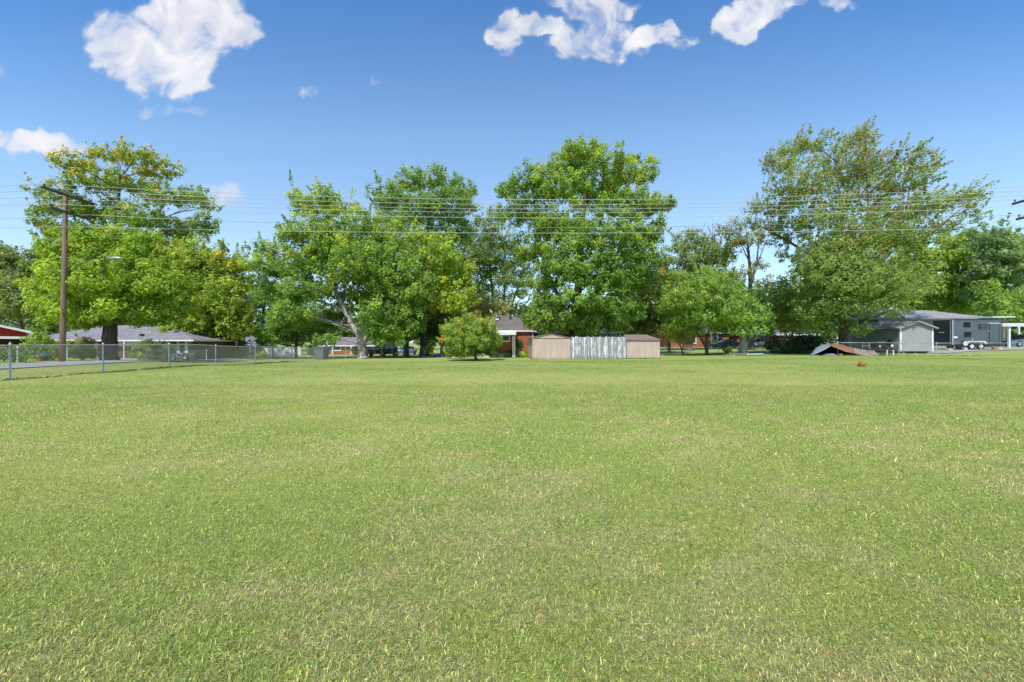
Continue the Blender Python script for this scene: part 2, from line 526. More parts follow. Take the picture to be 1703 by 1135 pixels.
def tree(name, label, d, base, lobes, trunks=None, cols=GREEN, L=None, W=None, fill=2.3, bark='bark', r=.3, cat='tree',
         group=None, seed=1, tip=None, tipfrac=.3, clump=.62, depth=.35, limbs=True, twigs=5, dead=None, base_d=None, flat=.95, up=.35,
         wind=None, droop=.1, limb_r=1.0, shoot=.1, sdir=(0, 0, .75), grow=1.13):
    rng = random.Random(seed)
    bx = PX(base, d); loc = (bx, d, gz(bx, d) - .03)
    px0 = min(l[0] - l[2] for l in lobes); px1 = max(l[0] + l[2] for l in lobes)
    half = (px1 - px0) / 2 * d / F
    L = L or 4.6 * d / F; W = W or L * .62
    wl = []
    for i, l in enumerate(lobes):
        lx, ly, rx, ry = l[:4]
        rel = min(1, abs(lx - (px0 + px1) / 2) / max(1, (px1 - px0) / 2))
        off = l[4] if len(l) > 4 else half * depth * math.sqrt(max(.05, 1 - rel * rel)) * (1 if i % 2 else -1) * rng.uniform(.3, 1)
        dd = d + off
        wl.append((PX(lx, dd) - loc[0], dd - loc[1], PZ(ly, dd) - loc[2], rx * grow * dd / F, max(rx, ry) * grow * dd / F * .85, ry * grow * dd / F))
    root = thing(name, label, cat, loc, 0, group)
    # trunk and limbs
    if trunks is None:
        tx = sum(l[0] * l[2] for l in lobes) / sum(l[2] for l in lobes); ty = min(l[1] for l in lobes) + 15
        trunks = [[(base, None, r), (base * .8 + tx * .2, None, r * .85), (tx, ty, .04)]]
    mb = MB(); samples = []
    for poly in trunks:
        pts, rad = [], []
        for k, (px, py, rr) in enumerate(poly):
            if py is None and k == 0:
                z = 0.0
            elif py is None:
                z = (PZ(poly[-1][1], d) - loc[2]) * .3
            else:
                z = PZ(py, d) - loc[2]
            pts.append(Vector((PX(px, d) - loc[0], 0, z))); rad.append(rr)
        P2, R2 = [], []
        for k in range(len(pts) - 1):
            for j in range(4):
                t = j / 4
                q = pts[k].lerp(pts[k + 1], t)
                if k or j:
                    q += Vector((rng.uniform(-1, 1), rng.uniform(-1, 1), 0)) * .06 * rad[k]**.5
                P2.append(q); R2.append(rad[k] * (1 - t) + rad[k + 1] * t)
        P2.append(pts[-1]); R2.append(rad[-1])
        if pts[0].z < .1:
            R2[0] *= 1.5; P2.insert(1, P2[0].lerp(P2[1], .25)); R2.insert(1, rad[0] * 1.1)
        mb.tube(P2, R2, 9)
        samples += list(zip(P2, R2))
    if limbs:
        for (cx, cy, cz, rx, ry, rz) in wl:
            c = Vector((cx, cy, cz))
            best = min(samples, key=lambda s: (s[0] - c).length + (4 * max(0, s[0].z - (cz - .25 * (c - s[0]).length))) + (3 if s[0].z < 1.2 else 0))
            a, ra = best
            dist = (c - a).length
            r0 = min(ra * .75, (.025 + .012 * dist) * limb_r)
            mid = a.lerp(c, .5) + Vector((rng.uniform(-.1, .1), rng.uniform(-.1, .1), rng.uniform(-.02, .14))) * dist
            P2 = []
            for j in range(6):
                t = j / 5
                P2.append(a * (1 - t) ** 2 + mid * 2 * t * (1 - t) + c * t * t)
            R2 = [r0 * (1 - .75 * j / 5) + .008 for j in range(6)]
            mb.tube(P2, R2, 6)
            for _ in range(twigs):
                t0 = rng.uniform(.4, 1); s = P2[min(5, int(t0 * 5))]
                e = c + Vector((rng.gauss(0, .55) * rx, rng.gauss(0, .55) * ry, rng.uniform(-.2, .95) * rz))
                m2 = s.lerp(e, .5) + Vector((rng.uniform(-.15, .15), rng.uniform(-.15, .15), rng.uniform(0, .15))) * (e - s).length
                rr = r0 * .3 + .006
                mb.tube([s, m2, e], [rr, rr * .6, .006], 5)
    if dead:
        for (x0, y0, x1, y1) in dead:
            a = Vector((PX(x0, d) - loc[0], rng.uniform(-.5, .5), PZ(y0, d) - loc[2])); e = Vector((PX(x1, d) - loc[0], rng.uniform(-.8, .8), PZ(y1, d) - loc[2]))
            mid = a.lerp(e, .5) + Vector((rng.uniform(-.2, .2), 0, rng.uniform(-.2, .2)))
            mb.tube([a, mid, e], [.09, .06, .02], 5)
            for _ in range(7):
                s = a.lerp(e, rng.uniform(.35, .95)); q = s + Vector((rng.uniform(-1, 1), rng.uniform(-.6, .6), rng.uniform(.3, 1.5)))
                mb.tube([s, s.lerp(q, .5) + Vector((rng.uniform(-.1, .1), 0, 0)), q], [.03, .022, .012], 4)
    mb.build('trunk', M[bark], root, smooth=True)
    v, q, c = leaves(wl, L, W, fill, cols, tip, tipfrac, flat, clump * (d / 50) ** .6, droop, seed, up, wind, shoot, sdir)
    np_mesh('crown', v, q, M['leaf'], root, c)
    return root


def bush(name, label, d, base, lobes, cols=GREEN, fill=2.6, L=None, cat='shrub', group=None, seed=3, tip=None, tipfrac=.3, clump=.35, **kw):
    lx = sum(l[0] for l in lobes) / len(lobes); top = min(l[1] - l[3] * .3 for l in lobes)
    tr = [[(base, None, .05), (base * .5 + lx * .5, None, .04), (lx, top, .02)]]
    return tree(name, label, d, base, lobes, tr, cols, L or 3.6 * d / F, None, fill, 'bark_dark', .05, cat, group, seed, tip, tipfrac, clump, twigs=3, **kw)


# ------------------------------------------------------------------ world, sun, camera
SUN_EL = 53.0
sun_dir = Vector((-.22, -.97, 0)).normalized() * math.cos(R(SUN_EL)) + Vector((0, 0, math.sin(R(SUN_EL))))
world = bpy.data.worlds.new("World"); scene.world = world; world.use_nodes = True
wn = world.node_tree; wn.nodes.clear()
wo = wn.nodes.new('ShaderNodeOutputWorld'); bg = wn.nodes.new('ShaderNodeBackground')
sky = wn.nodes.new('ShaderNodeTexSky'); sky.sky_type = 'NISHITA'; sky.sun_disc = False
sky.sun_elevation = R(SUN_EL); sky.sun_rotation = math.atan2(sun_dir.x, sun_dir.y)
sky.altitude = 100; sky.air_density = 1.0; sky.dust_density = .6; sky.ozone_density = 2.2
bg.inputs['Strength'].default_value = .125
tc = wn.nodes.new('ShaderNodeTexCoord'); sp = wn.nodes.new('ShaderNodeSeparateXYZ'); wn.links.new(tc.outputs['Generated'], sp.inputs[0])
yy = math_n(wn, 'MAXIMUM', sp.outputs[1], .02)
uu = math_n(wn, 'DIVIDE', sp.outputs[0], yy); vv = math_n(wn, 'DIVIDE', sp.outputs[2], yy)
cb = wn.nodes.new('ShaderNodeCombineXYZ'); wn.links.new(uu, cb.inputs[0]); wn.links.new(vv, cb.inputs[1])
def wcol(scale, detail, dist=0.0):
    n = wn.nodes.new('ShaderNodeTexNoise'); n.inputs['Scale'].default_value = scale; n.inputs['Detail'].default_value = detail
    n.inputs['Roughness'].default_value = .55; n.inputs['Distortion'].default_value = dist
    wn.links.new(cb.outputs[0], n.inputs['Vector']); s_ = wn.nodes.new('ShaderNodeSeparateColor'); wn.links.new(n.outputs['Color'], s_.inputs[0]); return s_.outputs
wa, wb = wcol(5.5, 3), wcol(20, 4)
uu0, vv0 = uu, vv
uu = math_n(wn, 'ADD', uu, math_n(wn, 'ADD', math_n(wn, 'MULTIPLY', math_n(wn, 'SUBTRACT', wa[0], .5), .16), math_n(wn, 'MULTIPLY', math_n(wn, 'SUBTRACT', wb[0], .5), .07)))
vv = math_n(wn, 'ADD', vv, math_n(wn, 'ADD', math_n(wn, 'MULTIPLY', math_n(wn, 'SUBTRACT', wa[1], .5), .12), math_n(wn, 'MULTIPLY', math_n(wn, 'SUBTRACT', wb[1], .5), .06)))
wob = wcol(11, 7, .8)[2]
wob2 = noise(wn, cb.outputs[0], 6, 6, .6)
CLOUDS = [  # (px, py, rx, ry, density) on the sky dome, as directions
    (200, 48, 70, 42, 1), (270, 32, 66, 42, 1), (340, 14, 66, 34, 1), (385, 44, 52, 36, 1), (300, 70, 80, 45, 1), (225, 90, 82, 40, 1),
    (318, 122, 44, 34, 1), (275, 128, 60, 28, 1), (185, 75, 50, 45, 1), (270, 176, 46, 13, .45), (325, 186, 18, 12, .35), (46, 237, 70, 24, 1.15), (20, 232, 50, 20, 1.1),
    (850, 62, 28, 30, .82), (900, 56, 45, 18, .9), (955, 78, 52, 28, .82), (1000, 45, 52, 38, .82), (1022, 75, 48, 26, .82), (1080, 62, 45, 22, .95),
    (1112, 50, 26, 14, .9), (935, 6, 46, 20, .82), (1015, 4, 52, 22, .82), (972, 28, 42, 26, .82),
    (1215, 30, 44, 26, 1), (1268, 14, 62, 26, 1), (1340, 0, 66, 18, 1), (1392, 4, 34, 18, 1), (508, 151, 17, 12, .55), (631, 122, 8, 10, .3),
    (362, 316, 46, 24, .5), (1590, 265, 22, 9, .35), (1485, 272, 30, 18, .6), (1030, 171, 10, 6, .25), (-120, 120, 120, 60, 1), (1900, 160, 160, 60, 1)]
acc = None
for (px, py, rx, ry, den) in CLOUDS:
    a = math_n(wn, 'MULTIPLY', math_n(wn, 'SUBTRACT', uu, (px - CX) / F), F / rx)
    b = math_n(wn, 'MULTIPLY', math_n(wn, 'SUBTRACT', vv, (HY - py) / F), F / ry)
    r2 = math_n(wn, 'ADD', math_n(wn, 'MULTIPLY', a, a), math_n(wn, 'MULTIPLY', b, b))
    k = math_n(wn, 'MULTIPLY', math_n(wn, 'SUBTRACT', 1.5, r2, True), den)
    acc = k if acc is None else math_n(wn, 'MAXIMUM', acc, k)
fwd = math_n(wn, 'GREATER_THAN', sp.outputs[1], .05)
dens = math_n(wn, 'ADD', acc, math_n(wn, 'MULTIPLY', math_n(wn, 'SUBTRACT', wob, .54), 3.0))
dens = math_n(wn, 'MULTIPLY', dens, math_n(wn, 'GREATER_THAN', acc, .001))
edge = math_n(wn, 'MULTIPLY', acc, 1.6, True)
dens = math_n(wn, 'MULTIPLY', math_n(wn, 'MULTIPLY', dens, edge), math_n(wn, 'MULTIPLY', fwd, .62))
cmask = ramp(wn, dens, [(.03, (0, 0, 0)), (.24, (.22, .22, .22)), (.46, (.72, .72, .72)), (.8, (.97, .97, .97))])
ccol = ramp(wn, math_n(wn, 'ADD', math_n(wn, 'MULTIPLY', dens, .35), math_n(wn, 'MULTIPLY', wob2, 1.0)), [(.45, (6.0, 6.1, 6.7)), (.85, (7.8, 7.75, 7.8))])
tint = ramp(wn, math_n(wn, 'DIVIDE', sp.outputs[2], math_n(wn, 'MAXIMUM', sp.outputs[1], .4)), [(.0, (.5, .56, .62)), (.13, (.66, .69, .70)), (.29, (.725, .74, .715)), (.45, (.69, .775, .79)), (.745, (.385, .615, .79)), (1, (.32, .56, .78))])
skyc = mixc(wn, 1.0, mixc(wn, 1.0, sky.outputs[0], tint, 'MULTIPLY'), (2.3, 2.3, 2.3), 'MULTIPLY')
fin = mixc(wn, cmask, skyc, ccol)
wn.links.new(fin, bg.inputs[0]); wn.links.new(bg.outputs[0], wo.inputs[0])

sl = bpy.data.lights.new('sun', 'SUN'); sl.energy = 5.0; sl.angle = R(.53); sl.color = (1, .955, .88)
so = bpy.data.objects.new('sun', sl); COL.objects.link(so)
so.rotation_euler = (-sun_dir).to_track_quat('-Z', 'Y').to_euler(); so.location = (0, -20, 40)

cd = bpy.data.cameras.new('camera'); cam = bpy.data.objects.new('camera', cd); COL.objects.link(cam)
cd.sensor_width = 36; cd.lens = F / 1703 * 36; cd.clip_end = 5000; cd.clip_start = .05
cam.location = (0, 0, CAMZ + gz(0, 0)); cam.rotation_euler = (R(90), 0, 0)
cd.shift_y = (HY - 567.5) / 1703
scene.camera = cam
scene.view_settings.view_transform = 'Standard'; scene.view_settings.look = 'None'; scene.view_settings.exposure = 0
scene.render.engine = 'CYCLES'
scene.cycles.max_bounces = 6; scene.cycles.transparent_max_bounces = 6
CAMZ_ABS = cam.location.z


# ------------------------------------------------------------------ ground and grass
def dryness(x, y):
    n = .4 * vnoise(x, y, .2, 1) + .38 * vnoise(x, y * 1.3, .62, 2) + .22 * vnoise(x, y * 1.4, 2.4, 3)
    return np.clip((n - .45) * 3.6, 0, 1)


def lush(x, y):
    return np.clip((.45 * vnoise(x, y, 5.5, 5) + .3 * vnoise(x, y, 1.6, 6) + .25 * vnoise(x, y * 2.2, 11, 7) - .3) * 2.2, 0, 1)


def lawn_base(x, y):
    """broad colour of the turf: yellow-green to green, straw patches, smoother farther out"""
    dr = dryness(x, y) * np.clip(1.25 - y / 34, .3, 1); lu = lush(x, y)
    far = np.clip((y - 24) / 16, 0, 1); right = np.clip(x / 14 + .15, 0, 1) * np.clip((y - 14) / 14, 0, 1)
    lu = np.clip(lu * (1 - .5 * far) + .42 * far + .3 * right, 0, 1)
    g = np.array([.385, .40, .11])[None] * (1 - lu[:, None]) + np.array([.275, .345, .09])[None] * lu[:, None]
    straw = np.array([.52, .44, .22])
    k = (dr * .55)[:, None]
    return g * (1 - k) + straw[None] * k


xs = np.unique(np.concatenate([np.linspace(-900, -140, 12), np.linspace(-140, -64, 20), np.linspace(-64, 64, 330), np.linspace(64, 140, 20), np.linspace(140, 900, 12)]))
ys = np.unique(np.concatenate([np.linspace(-300, -30, 10), np.linspace(-30, 0, 12), np.linspace(0, 66, 300), np.linspace(66, 130, 50), np.linspace(130, 1500, 18)]))
gx, gy = np.meshgrid(xs, ys); fx, fy = gx.ravel(), gy.ravel()
gzv = tz(fx, fy)
micro = (vnoise(fx, fy, 1.7, 31) - .5) * .05 * np.clip(1.4 - fy / 60, 0, 1)
gcol = lawn_base(fx, fy)
# bare, tan soil under the trees along the back of the lawn
def patch(px, d, rx, ry):
    return np.exp(-(((fx - PX(px, d)) / rx) ** 2 + ((fy - d) / ry) ** 2))
bare = np.clip(1.1 * patch(735, 53, 3.2, 4) + .7 * patch(690, 58, 5, 3) + .5 * patch(1440, 27, 2.2, .6) + .5 * patch(1075, 37, 1.2, .5) + .8 * patch(1600, 46.8, 9, 1.0) + .4 * patch(1150, 47, 4, 1.5), 0, .9)[:, None]
gcol = gcol * (1 - bare) + np.array([.37, .28, .17])[None] * bare
gcol *= (.66 + .34 * np.clip((fy - .5) / 5, 0, 1))[:, None]  # near ground darkened to stand in for shade between the blades
nx, ny = len(xs), len(ys)
ii = np.arange(nx * ny).reshape(ny, nx)
q = np.stack([ii[:-1, :-1], ii[:-1, 1:], ii[1:, 1:], ii[1:, :-1]], -1).reshape(-1, 4)
gm, nt, out = new_mat('turf')
at = nt.nodes.new('ShaderNodeAttribute'); at.attribute_name = 'col'
v = objco(nt); f1 = noise(nt, v, 26, 8, .8); f2 = noise(nt, v, 4, 6, .7)
c1 = mixc(nt, .9, at.outputs['Color'], ramp(nt, f1, [(.3, (.38, .46, .42)), (.5, (.9, .95, .9)), (.72, (1.55, 1.4, 1.45))]), 'MULTIPLY')
c1 = mixc(nt, .6, c1, ramp(nt, f2, [(.3, (.72, .8, .75)), (.7, (1.22, 1.15, 1.15))]), 'MULTIPLY')
gb = nt.nodes.new('ShaderNodeBsdfPrincipled'); gb.inputs['Roughness'].default_value = .95; gb.inputs['Specular IOR Level'].default_value = .05
bp = nt.nodes.new('ShaderNodeBump'); bp.inputs['Strength'].default_value = .6; bp.inputs['Distance'].default_value = .05
nt.links.new(f1, bp.inputs['Height']); nt.links.new(bp.outputs[0], gb.inputs['Normal'])
nt.links.new(c1, gb.inputs['Base Color']); nt.links.new(gb.outputs[0], out.inputs[0])
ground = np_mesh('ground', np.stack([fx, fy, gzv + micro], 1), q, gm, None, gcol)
ground['kind'] = 'structure'


def blades(n, y0, y1, p, seed, hmin, hmax, wid, straw_k=1.0, tufts=None):
    rng = np.random.default_rng(seed)
    e = 2 - p
    y = (rng.random(n) * (y1 ** e - y0 ** e) + y0 ** e) ** (1 / e)
    x = rng.uniform(-1, 1, n) * (1.22 * y + .7)
    if tufts is not None:
        tx, ty = tufts; i = rng.integers(0, len(tx), n)
        x = tx[i] + rng.normal(0, .025, n); y = ty[i] + rng.normal(0, .025, n)
    keep = (x > -17.5 - 7 * (y > 0)) & ((y < 37) if tufts is None else (y < 60))
    x, y = x[keep], y[keep]; n = len(x)
    z = tz(x, y) + (vnoise(x, y, 1.7, 31) - .5) * .05 * np.clip(1.4 - y / 60, 0, 1)
    sc = np.maximum(1, (y / 2.6)) ** .6
    h = rng.uniform(hmin, hmax, n) * np.maximum(1, y / 8) ** .1 * (.75 + .5 * lush(x, y))
    w = wid * rng.uniform(.6, 1.4, n) * sc
    ph = rng.uniform(0, 2 * np.pi, n); tilt = np.abs(rng.normal(1.12, .4, n))
    dx, dy = np.cos(ph), np.sin(ph); sx, sy = -dy, dx
    base = np.stack([x, y, z - .004], 1); S = np.stack([sx, sy, rng.normal(0, .25, n)], 1); D = np.stack([dx, dy, 0 * dx], 1)
    Z = np.array([0, 0, 1.])
    m = base + (D * np.sin(tilt * .6)[:, None] + Z * np.cos(tilt * .6)[:, None]) * (h * .55)[:, None]
    t = m + (D * np.sin(tilt * 1.35)[:, None] + Z * np.cos(tilt * 1.35)[:, None]) * (h * .55)[:, None]
    hw = (w / 2)[:, None]
    v = np.stack([base - S * hw * .8, base + S * hw * .8, m + S * hw, m - S * hw, t], 1).reshape(-1, 3)
    i = np.arange(n)[:, None] * 5
    q = i + np.array([[0, 1, 2, 3]]); tr = i + np.array([[3, 2, 4]])
    col = lawn_base(x, y) * 1.0
    dr = dryness(x, y)
    k = rng.random(n) < straw_k * (.09 + .40 * dr)
    g = rng.random(n)[:, None]
    pal = np.array([.275, .40, .07]) * (1 - g) + np.array([.56, .595, .165]) * g
    blue = rng.random(n) < .16
    pal[blue] = np.array([.2, .34, .12])
    col = np.where(k[:, None], np.array([.64, .53, .26]), pal * .72 + col * .28)
    brown = k & (rng.random(n) < .22); col[brown] = np.array([.3, .2, .11])
    col = col * rng.lognormal(.02, .37, n)[:, None]
    fk = np.clip((y - 6) / 18, 0, .85)[:, None]
    col = col * (1 - fk) + lawn_base(x, y) * 1.04 * fk
    return v, q, tr, np.repeat(col, 5, 0)


trng = np.random.default_rng(77)
ty_ = (trng.random(260) * (14 ** .9 - 1.5 ** .9) + 1.5 ** .9) ** (1 / .9); tx_ = trng.uniform(-1, 1, 260) * 1.2 * ty_
ty2 = (trng.random(150) * (13 ** .9 - 1.5 ** .9) + 1.5 ** .9) ** (1 / .9); tx2 = trng.uniform(-1, 1, 150) * 1.2 * ty2
sets = [blades(450, 1.3, 14, 1.5, 18, .015, .035, .008, .1, (tx2, ty2)), blades(900000, 1.25, 14, 1.5, 5, .014, .042, .0027), blades(300000, 5, 37, 1.1, 6, .025, .05, .0042),
        blades(1500, 1.3, 14, 1.5, 8, .03, .075, .0048, .3, (tx_, ty_))]
er = np.random.default_rng(5)
def along(x0, y0, x1, y1, n, j=.12):
    t = er.random(n); return np.stack([x0 + (x1 - x0) * t + er.normal(0, j, n), y0 + (y1 - y0) * t + er.normal(0, j, n)], 1)
edge_pts = np.concatenate([along(-17.7, 10, -17.7, 37, 500), along(PX(884, 39), 38.85, PX(949, 39), 38.9, 60, .06), along(PX(949, 39), 39.05, PX(1042, 39.2), 39.1, 90, .07),
                           along(PX(1042, 39.4), 39.35, PX(1098, 39.4), 39.35, 50, .06), along(PX(1400, 41), 41.4, PX(1640, 42), 42, 160), along(PX(1345, 40.5), 40.4, PX(1465, 40.5), 40.3, 90), along(PX(1205, 44), 44, PX(1290, 44), 44, 70)])
sets.append(blades(16000, 9, 45, 1, 9, .05, .13, .0042, .3, (edge_pts[:, 0], edge_pts[:, 1])))
V, Q, T, C = [], [], [], []; o_ = 0
for v_, q_, t_, c_ in sets:
    V.append(v_); Q.append(q_ + o_); T.append(t_ + o_); C.append(c_); o_ += len(v_)
M['grass'] = leaf_mat('grass_blade', .45, (1.15, 1.15, .75))
grass = np_mesh('lawn_grass', np.concatenate(V), np.concatenate(Q), M['grass'], None, np.concatenate(C), np.concatenate(T))
tag(grass, 'mown green lawn grass with straw coloured dry patches', 'grass', kind='stuff')


def strip(name, pts, width, mat, lift=.03, n=60, edge=0.0):
    """road ribbon following the terrain"""
    P2 = []
    for i in range(len(pts) - 1):
        for j in range(n // (len(pts) - 1)):
            t = j / (n // (len(pts) - 1))
            P2.append(Vector(pts[i]).lerp(Vector(pts[i + 1]), t))
    P2.append(Vector(pts[-1]))
    mb = MB(); k = 5
    for i, p in enumerate(P2):
        t = (P2[min(i + 1, len(P2) - 1)] - P2[max(i - 1, 0)]).normalized(); nrm = Vector((-t.y, t.x))
        wv = width * (1 + edge * (random.random() - .5))
        for j in range(k):
            q = p + nrm * wv * (j / (k - 1) - .5)
            mb.v.append((q.x, q.y, gz(q.x, q.y) + lift))
    for i in range(len(P2) - 1):
        for j in range(k - 1):
            a = i * k + j
            mb.f.append((a, a + k, a + k + 1, a + 1))
    o = mb.build(name, mat); o['kind'] = 'structure'
    return o


M['asphalt'] = basic('old_asphalt', (.25, .24, .235), .95, .2, 1.2, spec=.1)
M['gravel'] = basic('pale_road', (.33, .315, .3), .95, .2, 1.5, spec=.1)
strip('side_road', [(-26.2, 2), (-26.2, 20), (-26.2, 38), (-27, 62)], 3.4, M['gravel'], .045, 90, .04)
strip('street', [(-95, 40), (-45, 57), (-17, 69), (0, 75), (35, 75.5), (110, 77)], 6.0, M['asphalt'], .06, 150)
strip('driveway', [(PX(690, 57), 57), (PX(720, 63), 63), (PX(730, 72), 72)], 3.2, M['gravel'], .05, 20, .15)
strip('path', [(PX(745, 47), 47.2), (PX(860, 47), 47)], 1.5, M['concrete'], .045, 20, .1)
strip('gravel_pad', [(43, 49.6), (70, 52.5)], 6.5, M['gravel'], .05, 24, .1)


# ------------------------------------------------------------------ chain-link fences
def chain_fence(name, label, path, h, post_ts, mesh=True, sp=.1, wr=.0032, post_r=.03, rail_r=.021, postmat='galv_blue', group=None, pitch=True, post_h=.02, railmat='galv'):
    """path: list of (x,y) corner points; post_ts: list of (x,y) posts"""
    loc = (path[0][0], path[0][1], gz(*path[0]))
    root = thing(name, label, 'fence', loc, 0, group)
    rail = MB(); wires = MB()
    for a, b in zip(path[:-1], path[1:]):
        L = math.hypot(b[0] - a[0], b[1] - a[1]); n = max(2, int(L / 2))

        def pt(s, z):
            x = a[0] + (b[0] - a[0]) * s / L; y = a[1] + (b[1] - a[1]) * s / L
            return (x - loc[0], y - loc[1], gzc(x, y) + z - loc[2])
        cache = {}

        def gzc(x, y):
            key = (round(x, 1), round(y, 1))
            if key not in cache: cache[key] = gz(x, y)
            return cache[key]
        rail.tube([pt(L * i / n, h) for i in range(n + 1)], rail_r, 6)
        if mesh:
            m = int(L / sp); z0 = .03; z1 = h + .03
            for i in range(-int((z1 - z0) / sp), m):
                for sg in (1, -1):
                    s0, s1 = i * sp, i * sp + (z1 - z0)
                    za, zb = (z0, z1) if sg > 0 else (z1, z0)
                    if s0 < 0:
                        za += (zb - za) * (-s0 / (s1 - s0)); s0 = 0
                    if s1 > L:
                        zb = za + (zb - za) * ((L - s0) / (s1 - s0)); s1 = L
                    if s1 - s0 > .02:
                        wires.tube([pt(s0, za), pt(s1, zb)], wr, 3, False)
    rail.build('top_rail', M[railmat], root, smooth=True)
    if mesh:
        wires.build('wire_mesh', M['wire'], root)
    for (x, y) in post_ts:
        z = gz(x, y); lo = (x - loc[0], y - loc[1], z - loc[2])
        MB().lathe([(post_r, -.1), (post_r, h - .02), (post_r * 1.35, h - .015), (post_r * 1.35, h + .04), (.008, h + .08 + post_h)], lo, 8).build('post', M[postmat], root, smooth=False)
    return root


FX = -17.7
posts = [(FX, y) for y in (4.5, 8.3, 12.2, 16.05, 19.7, 23.5, 27.2, 31.4, 35.0, 38.6, 42.6)]
chain_fence('chain_link_fence', 'galvanised chain-link fence with blue-grey posts running down the left side of the lawn', [(FX, 1), (FX, 42.6)], 1.2, posts, sp=.125, wr=.0056, post_r=.03, railmat='wire')
chain_fence('chain_link_fence', 'chain-link fence with thin dark posts from the grey bin to behind the forked tree', [(FX, 42.7), (-17.7, 56), (-11.2, 58)], 1.15,
            [(-17.75, 45.2), (-17.8, 48.7), (-17.75, 52.5), (-17.0, 56.3), (-16.2, 56.5), (-15.0, 56.9), (-13.6, 57.3), (-12.4, 57.6), (-11.2, 58)], sp=.14, wr=.003, post_r=.04, postmat='galv')
chain_fence('chain_link_fence', 'low white-posted chain-link fence across the road in front of the hip-roofed house', [(-30.2, 20), (-30.2, 45)], .9,
            [(-30.2, y) for y in (21.5, 24.6, 27.8, 30.9, 33.1, 34.6, 37.6, 41, 45)], sp=.14, wr=.003, post_r=.032, postmat='white', railmat='wire')
chain_fence('chain_link_fence', 'thin chain-link fence in front of the grey shed and black trailer', [(PX(1400, 41), 41.5), (PX(1557, 41), 41), (PX(1631, 42.2), 42.2), (60, 43)], 1.2,
            [(PX(1400, 41), 41.5), (PX(1498, 41), 41.2), (PX(1557, 41), 41), (PX(1631, 42.2), 42.2), (51, 42.6), (56, 42.8)], sp=.2, wr=.0014, post_r=.036, postmat='galv')
chain_fence('chain_link_fence', 'sparse wire fence with thin posts beneath the fruit trees right of the tan sheds', [(PX(1105, 54), 54), (PX(1148, 54), 54), (PX(1195, 54), 54), (PX(1268, 56), 56), (PX(1330, 57), 57)], 1.0,
            [(PX(1105, 54), 54), (PX(1148, 54), 54), (PX(1195, 54), 54), (PX(1268, 56), 56)], sp=.25, wr=.0016, post_r=.03, postmat='white_dirty', rail_r=.012)


# ------------------------------------------------------------------ utility poles and wires
def pole_thing(x, y, label, lamp=True):
    z = gz(x, y); c = CAMZ
    root = thing('utility_pole', label, 'utility pole', (x, y, z), 0, 'wooden utility poles carrying the wires')
    top = c + 9.35 - z
    MB().tube([(0, 0, -.3), (0.02, 0, 2), (.1, 0, 5), (.2, 0, top)], [.17, .163, .145, .115], 12).build('shaft', M['polewood'], root, smooth=True)
    for (zz, a, b) in ((c + 9.2 - z, -1.62, 1.74), (c + 8.12 - z, -1.15, 1.5)):
        arm = MB().b(.29, .41, a, b, zz - .07, zz + .07).build('crossarm', M['armwood'], root, bevel=.01)
        br = MB()
        for s in (-1, 1):
            br.tube([(.30, s * .95, zz - .07), (.29, s * .1, zz - .75)], .018, 5)
        br.build('brace', M['galv'], arm)
        pins = [-1.45, -.55, .6, 1.6] if a < -1.5 else [-1.02, 1.35]
        for p in pins:
            MB().lathe([(.012, 0), (.012, .06), (.05, .07), (.055, .1), (.035, .13), (.045, .16), (.02, .2)], (.35, p, zz + .07), 8).build('insulator', M['dark'], arm)
    if lamp:
        lz = c + 5.15 - z
        la = MB().tube([(.1, 0, lz - .5), (1.2, 0, lz - .15), (2.4, 0, lz + .1), (2.95, 0, lz + .12)], .03, 7).build('lamp_arm', M['polewood'], root, smooth=True)
        MB().loft([[(2.85 + t * .95, math.cos(k * math.pi / 4) * w, lz + .14 + math.sin(k * math.pi / 4) * hh - t * .02) for k in range(8)]
                   for t, w, hh in ((0, .05, .05), (.15, .1, .08), (.45, .17, .1), (.8, .17, .09), (1, .05, .03))]).build('lamp_head', M['galv'], la, smooth=True)
        MB().b(.14, .2, -.12, .12, lz - .62, lz - .56).build('bracket', M['white_dirty'], root)
    return root


pole_thing(-28.15, 28.5, 'brown wooden utility pole with street lamp beside the road on the left')
pole_thing(32.9, 28.5, 'wooden utility pole at the right edge with only its crossarm ends in view', False)
WR = [('highest overhead wire, on the near end of the top crossarm', 27.05, 9.2 + .24, .95), ('second overhead wire from the top, inner pin of the top crossarm', 27.95, 9.44, .98),
      ('third overhead wire from the top, running just below the second', 29.1, 9.44, .9), ('fourth overhead wire from the top, on the far end of the top crossarm', 30.1, 9.44, .86),
      ('fifth overhead wire from the top, on the near end of the lower crossarm', 27.48, 8.38, .86), ('sixth overhead wire from the top, on the far end of the lower crossarm', 29.85, 8.38, .84),
      ('lowest overhead wire, fixed straight to the pole below both crossarms', 28.5, 7.27, .42)]
for lab, y, h, sag in WR:
    pts = []
    for (xa, xb) in ((-90, -27.8), (-27.8, 33.25), (33.25, 95)):
        for i in range(24):
            t = i / 24
            pts.append((xa + (xb - xa) * t, y, CAMZ + h - sag * 4 * t * (1 - t)))
    pts.append((95, y, CAMZ + h))
    loc = Vector(pts[24])
    o = MB().tube([Vector(p) - loc for p in pts], .0135, 5).build('power_line', M['line']); o.location = loc
    tag(o, lab, 'wire', 'overhead wires strung between the poles')


